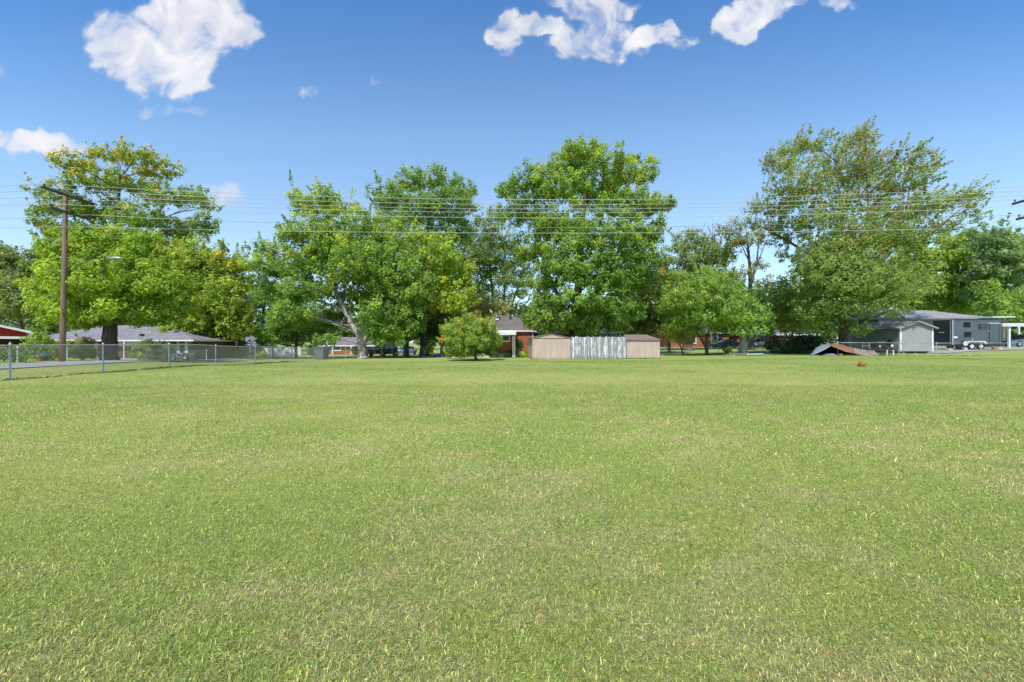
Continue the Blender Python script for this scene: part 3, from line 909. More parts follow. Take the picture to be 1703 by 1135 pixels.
# ------------------------------------------------------------------ buildings
def window(parent, x, y, z, w, h, face='-y', fr=.07, mat='white', glass='glass', bars=1, label=None):
    fm, pm = MB(), MB()
    D = .05
    def bx(mb, u0, u1, v0, v1, d0, d1):
        if face == '-y':
            mb.b(x + u0, x + u1, y - d1, y - d0, z + v0, z + v1)
        else:
            mb.b(x - d1, x - d0, y + u0, y + u1, z + v0, z + v1)
    bx(fm, -w / 2 - fr, w / 2 + fr, h / 2, h / 2 + fr, .003, D); bx(fm, -w / 2 - fr - .03, w / 2 + fr + .03, -h / 2 - fr * 1.3, -h / 2, .003, D + .05)
    bx(fm, -w / 2 - fr, -w / 2, -h / 2, h / 2, .003, D); bx(fm, w / 2, w / 2 + fr, -h / 2, h / 2, .003, D)
    if bars:
        bx(fm, -w / 2, w / 2, -.02, .02, .018, .04)
    bx(pm, -w / 2, w / 2, -h / 2, h / 2, .004, .016)
    f = fm.build('window', M[mat], parent, label)
    pm.build('pane', M[glass], f)
    return f


def hip_roof(x0, x1, y0, y1, ze, zr, hl, hr, ov=.4, t=.12):
    """hip roof, ridge along X; hl/hr: how far the ridge ends are set in"""
    X0, X1, Y0, Y1 = x0 - ov, x1 + ov, y0 - ov, y1 + ov; ym = (Y0 + Y1) / 2
    mb = MB()
    a = [(X0, Y0, ze), (X1, Y0, ze), (X1, Y1, ze), (X0, Y1, ze)]; r = [(X0 + hl, ym, zr), (X1 - hr, ym, zr)]
    mb.v = [*a, *r, *[(p[0], p[1], p[2] - t) for p in a]]
    mb.f = [(0, 1, 5, 4), (1, 2, 5), (2, 3, 4, 5), (3, 0, 4), (6, 7, 1, 0), (7, 8, 2, 1), (8, 9, 3, 2), (9, 6, 0, 3), (9, 8, 7, 6)]
    return mb


def fascia(x0, x1, y0, y1, ze, ov, h=.16, t=.03):
    X0, X1, Y0, Y1 = x0 - ov - .004, x1 + ov + .004, y0 - ov - .004, y1 + ov + .004
    mb = MB()
    mb.b(X0 - t, X1 + t, Y0 - t, Y0, ze - h - .02, ze - .015); mb.b(X0 - t, X1 + t, Y1, Y1 + t, ze - h - .02, ze - .015)
    mb.b(X0 - t, X0, Y0, Y1, ze - h - .02, ze - .015); mb.b(X1, X1 + t, Y0, Y1, ze - h - .02, ze - .015)
    return mb


# --- centre brick house (front wing + main block behind)
d0 = 50.0
hx, hz = PX(802, d0), -.45
H = thing('brick_house', 'orange brick house with brown hip roof and white awning behind the round bush', 'house', (hx, d0, hz))
wx = PX(887, d0) - hx                       # wing width
ze = PZ(549.5, d0) - hz
wl = MB().b(0, wx, 0, 7, .55, ze - .1).build('wall', M['brick_orange'], H)
MB().b(.01, wx - .01, .01, 6.9, -.2, .55).build('foundation', M['concrete'], H)
mx0, mx1 = -.2, PX(1030, 55) - hx
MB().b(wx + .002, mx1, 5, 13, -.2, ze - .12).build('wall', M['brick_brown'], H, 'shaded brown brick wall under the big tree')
rf = hip_roof(0, wx, 0, 9, ze, PZ(525, d0 + 4) - hz, 1.6, .9, .3).build('roof', M['roof_brown'], H, 'weathered brown-grey shingle roof')
for (px, py) in ((829.5, 529.2), (848.5, 528.8), (827, 532.4)):
    k = (py - 522) / 27
    yv = 4 * (1 - k) + .2
    MB().box((PX(px, d0 + yv) - hx, yv, PZ(py, d0 + yv) - hz + .05), (.38, .35, .16)).build('roof_vent', M['dark'] if py < 532 else M['white'], rf, bevel=.02)
rr = hip_roof(wx - 1.5, mx1, 5.2, 12.8, ze - .02, ze + 2.1, 2, 3.8, .45).build('roof', M['roof_grey'], H, 'grey shingle roof at the right end')
MB().tube([(PX(849, 51) - hx, 1.0, ze + .2), (PX(849, 51) - hx, 1.0, ze + .62)], .05, 8).build('vent_pipe', M['dark'], rf)
fascia(0, wx, 0, 8.5, ze, .3).build('fascia', M['white_dirty'], H)
fascia(wx - 1.5, mx1, 5.2, 12.8, ze - .02, .45, .18).build('fascia', M['white_dirty'], H)
MB().b(wx - .1, wx - .01, -.06, -.003, .5, ze - .2).build('downspout', M['white'], H)
window(H, PX(838.5, d0) - hx, 0, PZ(563, d0) - hz, 1.05, .5, fr=.12, bars=0, label='wide low window with white frame under the awning')
for px in (890.5, 948, 1004, 1021):
    window(H, PX(px, 55) - hx, 5, PZ(555, 55) - hz, .8 if px > 900 else .5, .95, mat='white_dirty')
aw = MB()
ax0, ax1 = PX(806, 49) - hx, PX(859.5, 47.6) - hx
for (ya, za, yb, zb) in ((-.003, PZ(550, 50) - hz, -2.4, PZ(551, 47.6) - hz),):
    n = len(aw.v)
    aw.v += [(ax0, ya, za), (ax1, ya, za), (ax1, yb, zb), (ax0, yb, zb), (ax0, ya, za - .07), (ax1, ya, za - .07), (ax1, yb, zb - .07), (ax0, yb, zb - .07)]
    aw.f += [(0, 1, 2, 3), (7, 6, 5, 4), (3, 2, 6, 7), (1, 5, 6, 2), (0, 3, 7, 4), (0, 4, 5, 1)]
A = aw.build('awning', M['white'], H)
MB().b(ax0, ax1 - .08, -2.44, -2.405, PZ(557.2, 47.6) - hz, PZ(551.5, 47.6) - hz).build('valance', M['white'], A)
px_ = PX(854.5, 47.7) - hx
for (dx, dz) in ((-.1, 0), (.1, 0)):
    MB().b(px_ + dx - .02, px_ + dx + .02, -2.32, -2.28, gz(hx + px_, 47.7) - hz, PZ(552, 47.7) - hz).build('post', M['white_dirty'], A)
lat = MB()
for k in range(9):
    z_ = .1 + k * .28
    lat.tube([(px_ - .085, -2.3, z_), (px_ + .085, -2.3, z_ + .2)], .012, 4)
lat.build('lattice', M['white_dirty'], A)
MB().b(px_ - .16, px_ + .16, -2.42, -2.2, gz(hx + px_, 47.7) - hz - .1, gz(hx + px_, 47.7) - hz + .22).build('post_footing', M['concrete'], A)
MB().b(PX(811, d0) - hx, PX(818, d0) - hx, -.25, -.01, -.1, .42).build('step', M['concrete'], H)
MB().b(PX(829, d0) - hx, PX(837, d0) - hx, -.3, -.01, -.1, .45).build('step', M['concrete'], H)

# --- left hip-roofed house
d1 = 50.0; hx = PX(62, d1); hz = -.62
H = thing('brick_house', 'long low brick house with grey hip roof and white shutters behind the maple', 'house', (hx, d1, hz))
W1 = PX(318, d1) - hx; ze = PZ(565.5, d1) - hz
MB().b(0, W1, 0, 8, -.2, ze - .1).build('wall', M['brick_brown'], H)
rf = hip_roof(-.2, W1, 0, 8, ze, PZ(541.5, d1 + 4) - hz, 4.6, 5.8, .75).build('roof', M['roof_grey'], H)
rf.data.materials[0] = shingle_mat('roof_lilac', (.255, .247, .265))
fascia(-.2, W1, 0, 8, ze, .75, .14).build('fascia', M['white'], H)
MB().box((PX(243, 51) - hx, .4, ze + .58), (.4, .3, .12), 0, .4).build('roof_vent', M['dark'], rf)
MB().b(PX(78, 48) - hx, PX(127, 48) - hx, -1.9, -.7, ze - .12, ze + .0).build('porch_awning', M['white'], H)
wn_ = window(H, PX(303.5, d1) - hx, 0, PZ(580, d1) - hz, .55, 1.0)
for dx in (-.47, .47):
    MB().b(PX(303.5, d1) - hx + dx - .14, PX(303.5, d1) - hx + dx + .14, -.04, -.004, PZ(588, d1) - hz, PZ(568.5, d1) - hz).build('shutter', M['white'], wn_)
window(H, PX(262, d1) - hx, 0, PZ(577, d1) - hz, 1.3, .9, mat='white_dirty')
MB().b(PX(196, d1) - hx, PX(236, d1) - hx, -.05, -.003, 1.5, ze - .16).build('soffit_panel', M['white'], H)
for px in (194.5, 206.5):
    MB().b(PX(px, 48.6) - hx - .05, PX(px, 48.6) - hx + .05, -1.45, -1.35, .1, ze - .2).build('porch_post', M['white'], H)
MB().b(PX(157, d1) - hx, PX(163, d1) - hx, -.04, -.004, 0, 1.95).build('door', M['white_dirty'], H)
MB().b(PX(163.5, d1) - hx, PX(167, d1) - hx, -.04, -.004, 0, 1.95).build('side_panel', M['red'], H)
MB().b(PX(190, 48) - hx, PX(232, 48) - hx, -2.2, -.01, -.2, .2).build('porch_slab', M['concrete'], H)
MB().tube([(W1 + .05, -.05, ze - .25), (W1 - .35, -.05, ze - .55), (W1 - .35, -.05, 0)], .04, 6).build('downspout', M['white'], H)

# --- red building at the left edge
d2 = 41.0; hx = PX(50, d2); hz = gz(PX(-20, d2), d2)
H = thing('red_garage', 'red-sided garage with white trim cut off by the left edge of the photo', 'garage', (hx, d2, hz), R(45))
W2 = 6.4; zt = PZ(561.3, d2) - hz; zc = PZ(554.5, d2) - hz; za = PZ(535, 38.7) - hz
MB().prism([(-W2, zt), (0, zt), (0, zc), (-W2 / 2, za), (-W2, zc)], 1, 0, .15).build('gable', M['red_siding'], H)
MB().prism([(-W2 - .3, zc - .06), (-W2 / 2, za + .03), (.3, zc - .06), (.3, zc + .06), (-W2 / 2, za + .16), (-W2 - .3, zc + .06)], 1, -.35, 6).build('roof', M['roof_grey'], H)
for s_ in (0, 1):
    xa, xb = (-W2 - .32, -W2 / 2) if s_ == 0 else (.32, -W2 / 2)
    m_ = MB(); m_.v = [(xa, -.38, zc - .1), (xb, -.38, za - .02), (xb, -.38, za + .18), (xa, -.38, zc + .09), (xa, -.355, zc - .1), (xb, -.355, za - .02), (xb, -.355, za + .18), (xa, -.355, zc + .09)]
    m_.f = [(0, 1, 2, 3), (7, 6, 5, 4), (0, 4, 5, 1), (3, 2, 6, 7), (0, 3, 7, 4), (1, 5, 6, 2)]
    m_.build('rake_board', M['white'], H)
MB().b(-W2, -.25, -.12, -.003, zt - .14, zt + .06).build('header', M['white'], H)
MB().b(-.1, .12, -.2, -.003, zt - .1, zc).build('corner_trim', M['white'], H)
MB().b(-W2, 0, 3, 3.15, -.1, zt - .16).build('back_wall', M['brick_brown'], H)
MB().b(-.2, -.003, .16, 5.8, -.1, zc - .1).build('side_wall', M['brick_brown'], H)
MB().b(-W2 + .003, -W2 + .2, .16, 5.8, -.1, zc - .1).build('side_wall', M['brick_brown'], H)
for x_ in (-W2 + .1, -W2 / 2, -.12):
    MB().b(x_ - .08, x_ + .08, 0, .15, -.1, zt - .002).build('post', M['brick_brown'], H)


# --- far houses
def far_house(name, label, pxa, pxb, d, zb, zeave, zr, wall, roof, wins, depth=8, hip=3.5, doors=(), pos=()):
    hx = PX(pxa, d)
    H = thing(name, label, 'house', (hx, d, zb)); W = PX(pxb, d) - hx
    MB().b(0, W, 0, depth, -.3, zeave - zb - .1).build('wall', M[wall], H)
    hip_roof(0, W, 0, depth, zeave - zb, zr - zb, hip, hip, .5).build('roof', M[roof], H)
    fascia(0, W, 0, depth, zeave - zb, .5, .2).build('fascia', M['white'], H)
    for (px, py, w, h) in wins:
        window(H, PX(px, d) - hx, 0, PZ(py, d) - zb, w, h, fr=.16)
    for (px, w, m) in doors:
        MB().b(PX(px, d) - hx - w / 2, PX(px, d) - hx + w / 2, -.06, -.004, 0, 2.05).build('door', M[m], H)
    for px in pos:
        MB().b(PX(px, d - 1) - hx - .09, PX(px, d - 1) - hx + .09, -1.09, -.91, -.2, zeave - zb - .15).build('porch_post', M['white'], H)
    return H


far_house('brick_house', 'distant red brick house with white-framed windows seen over the chain-link fence', 318, 427, 92, -1.5, PZ(573, 92), PZ(560.5, 96), 'brick_red', 'roof_grey',
          [(342, 580, 1.5, .9), (374, 580, 1.1, .8)], pos=(326, 361, 416), doors=((388, .9, 'dark'),))
far_house('brick_house', 'distant orange brick house half hidden behind the forked tree trunk', 522, 640, 88, -1.0, PZ(574.5, 88), PZ(561, 92), 'brick_orange', 'roof_grey',
          [(560, 579, 1.4, .8)], pos=(584, 553))
far_house('brick_house', 'distant brick house behind the fruit trees right of the tan sheds', 1112, 1212, 86, .1, PZ(553, 86), PZ(538, 90), 'brick_orange', 'roof_grey',
          [(1150, 565, 1.5, 1.2), (1190, 566, .8, 1.3)], doors=((1197, .9, 'dark'),), pos=(1193, 1183))
far_house('brick_house', 'distant red brick house with white garage door left of the big sparse tree', 1226, 1356, 84, .3, PZ(556, 84), PZ(541, 88), 'brick_red', 'roof_grey',
          [(1268, 566, 1.1, 1.1)], doors=((1344, 1.5, 'white'), (1290, .9, 'dark')))

# white vinyl fence far left
x0, x1, d = PX(436, 84), PX(500, 84), 84.
Wf = thing('vinyl_fence', 'white solid vinyl fence far behind the small shade trees', 'fence', (x0, d, gz(x0, d) - .1))
MB().b(0, x1 - x0, 0, .05, .05, 1.5).build('panel', M['white'], Wf)
for k in range(5):
    xx = (x1 - x0) * k / 4
    MB().b(xx - .07, xx + .07, -.08, -.003, 0, 1.62).build('post', M['white'], Wf)

# --- right house behind shed and trailer
d3 = 56.5; hx = PX(1461, d3); hz = .6
H = thing('ranch_house', 'house with low grey shingle roof and small white gable behind the grey shed', 'house', (hx, d3, hz))
W3 = PX(1640, d3) - hx; ze = PZ(529, d3) - hz
MB().b(0, W3, 0, 6, -.2, ze - .1).build('wall', M['shed_grey'], H)
hip_roof(-.9, W3, 0, 6, ze, PZ(516.5, d3 + 3) - hz, 1.0, 5.2, .5).build('roof', M['roof_shed'], H)
fascia(-.9, W3, 0, 6, ze, .5, .2).build('fascia', M['fence_grey'], H)
gx_ = PX(1475, d3 - .2) - hx
MB().prism([(gx_ - 1.5, ze + .02), (gx_ + 1.5, ze + .02), (gx_, PZ(518.5, d3) - hz + .05)], 1, -.62, -.52).build('gable', M['white'], H)
MB().prism([(gx_ - 1.75, ze), (gx_, PZ(517.2, d3) - hz + .05), (gx_ + 1.75, ze), (gx_ + 1.75, ze + .1), (gx_, PZ(516.6, d3) - hz + .14), (gx_ - 1.75, ze + .1)], 1, -.75, 3.2).build('gable_roof', M['roof_shed'], H)
MB().b(W3 - 1.6, W3 + 1.1, -2.3, -.55, ze - .06, ze + .06).build('porch_roof', M['white_dirty'], H)
for k in range(5):
    window(H, 1.5 + k * 3.2, 0, 1.7, 1.0, 1.1)

# ------------------------------------------------------------------ sheds and board fence in the middle
def ribbed(x0, x1, z0, z1, y, step=.2, depth=.018):
    """vertical ribbed sheet facing -Y"""
    mb = MB(); n = max(2, int((x1 - x0) / step)); xs_ = []
    for i in range(n):
        a = x0 + (x1 - x0) * i / n; b = x0 + (x1 - x0) * (i + 1) / n; w = b - a
        xs_ += [(a, y), (a + w * .72, y), (a + w * .8, y - depth), (a + w * .92, y - depth)]
    xs_.append((x1, y))
    for x, yy_ in xs_:
        mb.v += [(x, yy_, z0), (x, yy_, z1)]
    for i in range(len(xs_) - 1):
        mb.f.append((2 * i, 2 * i + 2, 2 * i + 3, 2 * i + 1))
    return mb


ds = 39.0
# left shed: gable end to the camera, turned a few degrees so its left side shows
cx_ = PX(885.5, ds); zb = gz(cx_ + 1.6, ds) + .0
S = thing('metal_shed', 'tan metal garden shed with shallow gable end facing the lawn', 'shed', (cx_, ds, zb), R(4.0))
Ws = PX(949, ds + .2) - cx_; zw = PZ(562.5, ds) - zb; zp = PZ(556, ds) - zb
MB().b(0, Ws, .02, 3.6, -.05, zw).build('wall', M['tan'], S)
ribbed(.03, Ws - .03, 0, zw - .03, .017).build('front_panel', M['tan'], S)
MB().prism([(0.05, zw - .02), (Ws - .05, zw - .02), (Ws / 2, zp - .03)], 1, .01, 3.5).build('gable', M['tan'], S, 'shallow tan gable above the front panel')
MB().prism([(-.14, zw - .03), (Ws / 2, zp), (Ws + .1, zw - .03), (Ws + .1, zw + .03), (Ws / 2, zp + .05), (-.14, zw + .03)], 1, -.05, 3.7).build('roof', M['tan_roof'], S)
MB().b(-.012, .05, -.012, .016, -.02, zw - .031).build('corner_trim', M['tan'], S)
MB().b(Ws - .05, Ws + .012, -.012, .016, -.02, zw - .031).build('corner_trim', M['tan'], S)
MB().b(-.02, Ws + .02, -.03, .016, zw - .03, zw + .01).build('header_rail', M['tan_roof'], S)
# right shed: eave side to the camera
cx_ = PX(1042.5, ds + .5); zb = gz(cx_ + 1.5, ds + .5) + .01
S = thing('metal_shed', 'tan metal garden shed with rusty brown roof sloping towards the lawn', 'shed', (cx_, ds + .5, zb))
Ws = PX(1097, ds + .5) - cx_; zw = PZ(565.3, ds + .5) - zb; zp = PZ(558.3, ds + 1.5) - zb
MB().b(0, Ws, .02, 2.4, -.05, zw).build('wall', M['tan'], S)
ribbed(.03, Ws - .03, 0, zw - .03, .017).build('front_panel', M['tan'], S)
m_ = MB(); o0 = .1
e = [(-o0, -o0, zw), (Ws + o0, -o0, zw), (Ws + o0, 2.5, zw), (-o0, 2.5, zw)]; r2 = [(.05, 1.2, zp + .08), (Ws - .75, 1.2, zp + .08)]
m_.v = [*e, *r2, *[(p[0], p[1], p[2] - .05) for p in e]]
m_.f = [(0, 1, 5, 4), (1, 2, 5), (2, 3, 4, 5), (3, 0, 4), (6, 7, 1, 0), (7, 8, 2, 1), (8, 9, 3, 2), (9, 6, 0, 3), (9, 8, 7, 6)]
m_.build('roof', M['tan_roof'], S)
MB().b(-.012, .05, -.012, .016, -.02, zw - .031).build('corner_trim', M['tan'], S)
MB().b(Ws - .05, Ws + .012, -.012, .016, -.02, zw - .031).build('corner_trim', M['tan'], S)
# wooden fence
fx0, fx1 = PX(949.8, ds + .25), PX(1041.5, ds + .25); zb = gz((fx0 + fx1) / 2, ds) - .02
Bf = thing('board_fence', 'weathered wooden board fence with peeling white paint between the two tan sheds', 'fence', (fx0, ds + .25, zb))
brd = MB(); nb = 31; rg = random.Random(5); top0 = PZ(560.3, ds + .25) - zb
for i in range(nb):
    w = (fx1 - fx0) / nb; xa = i * w
    h = top0 + rg.uniform(-.05, .03); lean = rg.uniform(-.006, .006); yo = rg.uniform(-.012, .012); z0 = rg.uniform(-.03, .06) if rg.random() < .8 else .12
    g_ = rg.uniform(.004, .012)
    cut = rg.choice((.02, .035, .0))
    poly = [(xa + g_, z0), (xa + w - g_, z0), (xa + w - g_ + lean * 2, h - cut), (xa + w * .75 + lean * 2, h), (xa + w * .25 + lean * 2, h), (xa + g_ + lean * 2, h - cut)]
    brd.prism(poly, 1, yo - .011, yo + .011)
brd.build('boards', M['peel'], Bf)
for z_ in (.4, 1.5):
    MB().b(0, fx1 - fx0, .026, .07, z_ - .045, z_ + .045).build('rail', M['fence_grey'], Bf)
for k in range(3):
    xx = (fx1 - fx0) * (k + .5) / 3
    MB().b(xx - .05, xx + .05, .072, .17, -.1, top0 - .1).build('post', M['fence_grey'], Bf)

# ------------------------------------------------------------------ grey shed, trailer, carport on the right
dg = 45.0; gx0 = PX(1497, dg); gx1 = PX(1552, dg); zb = PZ(584.5, dg)
S = thing('garden_shed', 'grey-sided shed with white corner boards and gable end facing the lawn', 'shed', (gx0, dg, zb))
Wg = gx1 - gx0; zw = PZ(545.5, dg) - zb; zp = PZ(535.5, dg) - zb; Dg = 6.6
MB().prism([(0, 0), (Wg, 0), (Wg, zw), (Wg / 2, zp), (0, zw)], 1, 0, Dg).build('wall', M['shed_grey'], S)
sl_ = (zp - zw) / (Wg / 2); ov = .28
MB().prism([(-ov, zw - ov * sl_ + .01), (Wg / 2, zp + .01), (Wg + ov, zw - ov * sl_ + .01), (Wg + ov, zw - ov * sl_ + .1), (Wg / 2, zp + .1), (-ov, zw - ov * sl_ + .1)], 1, -.25, Dg + .25).build('roof', M['roof_shed'], S)
for s in (0, 1):
    xa, xb = (-ov - .01, Wg / 2) if s == 0 else (Wg + ov + .01, Wg / 2)
    za_, zb_ = zw - ov * sl_, zp
    m_ = MB(); m_.v = [(xa, -.28, za_ - .04), (xb, -.28, zb_ - .04), (xb, -.28, zb_ + .11), (xa, -.28, za_ + .11), (xa, -.255, za_ - .04), (xb, -.255, zb_ - .04), (xb, -.255, zb_ + .11), (xa, -.255, za_ + .11)]
    m_.f = [(0, 1, 2, 3), (7, 6, 5, 4), (0, 4, 5, 1), (3, 2, 6, 7), (0, 3, 7, 4), (1, 5, 6, 2)]
    m_.build('rake_board', M['shed_grey'], S)
for (xa, ya) in ((-.02, -.02), (Wg - .13, -.02)):
    MB().b(xa, xa + .15, ya, -.003, 0, zw - .08).build('corner_board', M['white'], S)
MB().b(-.02, -.003, -.003, .13, 0, zw - .08).build('corner_board', M['white'], S)
MB().b(-.02, -.003, Dg - .13, Dg, 0, zw - .08).build('corner_board', M['white_dirty'], S)
for xx in (.4, Wg - .4):
    MB().b(xx - .07, xx + .07, .05, Dg - .05, -.2, -.003).build('skid', M['wood'], S)
for xx in (.4, Wg / 2, Wg - .4):
    MB().b(xx - .18, xx + .18, .1, .4, -.45, -.203).build('block', M['concrete'], S)


def wheel(parent, x, y, z, r, w, name='wheel', rim='rim'):
    prof = [(r * .62, -w / 2), (r * .95, -w / 2), (r, -w * .3), (r, w * .3), (r * .95, w / 2), (r * .62, w / 2)]
    t = MB().lathe(prof, (0, 0, 0), 20)
    t.v = [(x + a, y - c, z + b) for a, b, c in t.v]
    o = t.build(name, M['tyre'], parent, smooth=False)
    k = MB().lathe([(r * .22, -w * .6), (r * .3, -w * .54), (r * .56, -w * .53), (r * .56, w * .53), (r * .3, w * .54), (r * .22, w * .6)], (0, 0, 0), 16)
    k.v = [(x + a, y + c, z + b) for a, b, c in k.v]
    k.build('rim', M[rim], o)
    return o


dt = 49.0; tx0 = PX(1584, dt); tx1 = PX(1666, dt); zg = PZ(582, dt)
T = thing('cargo_trailer', 'black enclosed cargo trailer with tandem wheels parked behind the grey shed', 'trailer', (tx0, dt, zg))
Wt = tx1 - tx0; zb_ = PZ(573.5, dt) - zg; zt_ = PZ(531, dt) - zg; Dt = 2.3
MB().b(0, Wt, 0, Dt, zb_, zt_).build('body', M['trailer'], T, bevel=.05)
MB().b(.05, Wt - .05, .1, Dt - .1, zb_ - .14, zb_ - .002).build('chassis', M['black'], T)
MB().b(-.05, -.004, .1, Dt - .1, zb_ + .08, zt_ - .12).build('ramp_door', M['trailer_dark'], T)
MB().b(-.09, -.052, .12, .2, zb_ + .1, zt_ - .15).build('lock_bar', M['galv'], T)
MB().b(-.1, -.052, .9, 1.5, zb_ + 1.3, zb_ + 1.36).build('door_handle', M['rim'], T)
MB().b(-.06, .09, -.03, -.003, zb_, zt_).build('corner_trim', M['galv'], T)
MB().b(-.02, Wt + .02, -.03, -.003, zt_ - .1, zt_ + .01).build('top_trim', M['trailer_dark'], T)
MB().b(.1, Wt - .02, -.03, -.003, zb_ - .02, zb_ + .07).build('bottom_trim', M['trailer_dark'], T)
sx = lambda px: PX(px, dt) - tx0
sz = lambda py: PZ(py, dt) - zg
for (a, b, c, e_) in ((1603, 1613, 544, 537), (1604, 1614, 560, 553)):
    f = MB()
    f.b(sx(a) - .05, sx(b) + .05, -.02, -.003, sz(c) - .05, sz(e_) + .05)
    w_ = f.build('window', M['black'], T); MB().b(sx(a), sx(b), -.035, -.022, sz(c), sz(e_)).build('pane', M['pane_black'], w_)
w_ = MB().b(sx(1627.5), sx(1641), -.03, -.003, sz(548), sz(539.5)).build('vent_window', M['black'], T)
for k in range(3):
    z_ = sz(546.4) + k * .17
    MB().box(((sx(1629.5) + sx(1639.5)) / 2, -.055, z_), (sx(1639.5) - sx(1629.5), .012, .05), 0, .5).build('slat', M['galv'], w_)
dr_ = MB().b(sx(1645.5), sx(1660.5), -.04, -.003, sz(571.5), sz(538.8)).build('side_door', M['trailer'], T, bevel=.01)
MB().b(sx(1643.5), sx(1662), -.06, -.003, sz(538.6), sz(537.6)).build('drip_rail', M['rim'], dr_)
for px in (1645, 1660.8):
    MB().b(sx(px) - .025, sx(px) + .025, -.05, -.003, sz(571.5), sz(539)).build('door_edge', M['black'], dr_)
MB().b(sx(1643.6), sx(1645), -.07, -.003, sz(551.4), sz(550.4)).build('latch', M['rim'], dr_)
MB().lathe([(.01, 0), (.22, .0), (.22, .006), (.01, .01)], (0, 0, 0), 16).build('decal_tmp', M['white'], T)
dc = bpy.data.objects['decal_tmp']; dc.name = 'decal'; dc.rotation_euler = (R(90), 0, 0); dc.location = (sx(1589), -.004, sz(561.2)); dc.scale = (1.1, .42, 1)
MB().lathe([(.01, 0), (.06, .0), (.06, .02), (.01, .03)], (0, 0, 0), 12).build('marker_tmp', M['white'], T)
dc = bpy.data.objects['marker_tmp']; dc.name = 'marker_light'; dc.rotation_euler = (R(90), 0, 0); dc.location = (sx(1617.3), -.004, sz(564.8))
for px in (1614.7, 1629.7):
    wheel(T, sx(px), -.02, .36, .36, .22)
    wheel(T, sx(px), Dt + .02, .36, .36, .22)
fd = [(sx(1606), .62), (sx(1607.5), .86), (sx(1609.5), .93), (sx(1635), .93), (sx(1637.5), .85), (sx(1639), .62), (sx(1636.8), .62), (sx(1635), .78), (sx(1633), .82), (sx(1611), .82), (sx(1609.5), .78), (sx(1608.2), .62)]
MB().prism(fd, 1, -.16, -.004).build('fender', M['white_dirty'], T)
sw = MB().lathe([(.15, -.08), (.32, -.08), (.34, 0), (.32, .08), (.15, .08)], (0, 0, 0), 18); sw.v = [(sx(1602.5) + a, -.12 + c, sz(571.5) + b) for a, b, c in sw.v]
sp_ = sw.build('spare_wheel', M['tyre'], T)
sw = MB().lathe([(.05, -.1), (.25, -.1), (.25, -.05), (.05, -.02)], (0, 0, 0), 16); sw.v = [(sx(1602.5) + a, -.13 + c, sz(571.5) + b) for a, b, c in sw.v]
sw.build('rim', M['rim'], sp_)
MB().b(Wt + .0, Wt + 1.0, Dt / 2 - .06, Dt / 2 + .06, zb_ - .14, zb_ - .03).build('tongue', M['black'], T)
for (px, w, h, mt, lab) in ((1654, .5, .28, 'wood', 'brown wood block under the trailer nose'), (1661, .55, .3, 'concrete', 'pale concrete block under the trailer nose'), (1578, .6, .2, 'concrete', 'pale block on the ground behind the trailer ramp'),
                            (1604, .35, .16, 'wood_pale', 'short pale plank under the spare wheel')):
    xx = PX(px, dt - .3)
    o = MB().box((0, 0, h / 2), (w, .3, h), random.uniform(-.3, .3)).build('block', M[mt], bevel=.015); o.location = (xx, dt - .35, gz(xx, dt - .35) + .04); tag(o, lab, 'block')

# carport
dcp = 51.0; cx_ = PX(1667, dcp); zg = gz(cx_ + 3, 53)
Cp = thing('carport', 'white flat-roofed carport at the right edge beside the trailer', 'carport', (cx_, dcp, zg))
zt_ = PZ(538, dcp) - zg
MB().b(0, 7.5, 0, 6.2, zt_ - .12, zt_).build('roof', M['white_dirty'], Cp)
MB().b(-.03, 7.5, -.05, -.003, zt_ - .36, zt_ + .02).build('fascia', M['white_dirty'], Cp)
MB().b(-.05, -.003, -.003, 6.2, zt_ - .3, zt_ + .02).build('fascia', M['white_dirty'], Cp)
for (px, dd) in ((1678, 51.2), (1694, 56.6), (1735, 51.2), (1669, 53.4)):
    xx = PX(px, dd) - cx_
    MB().b(xx - .09, xx + .09, dd - dcp - .09, dd - dcp + .09, -.15, zt_ - .13).build('post', M['white'], Cp)


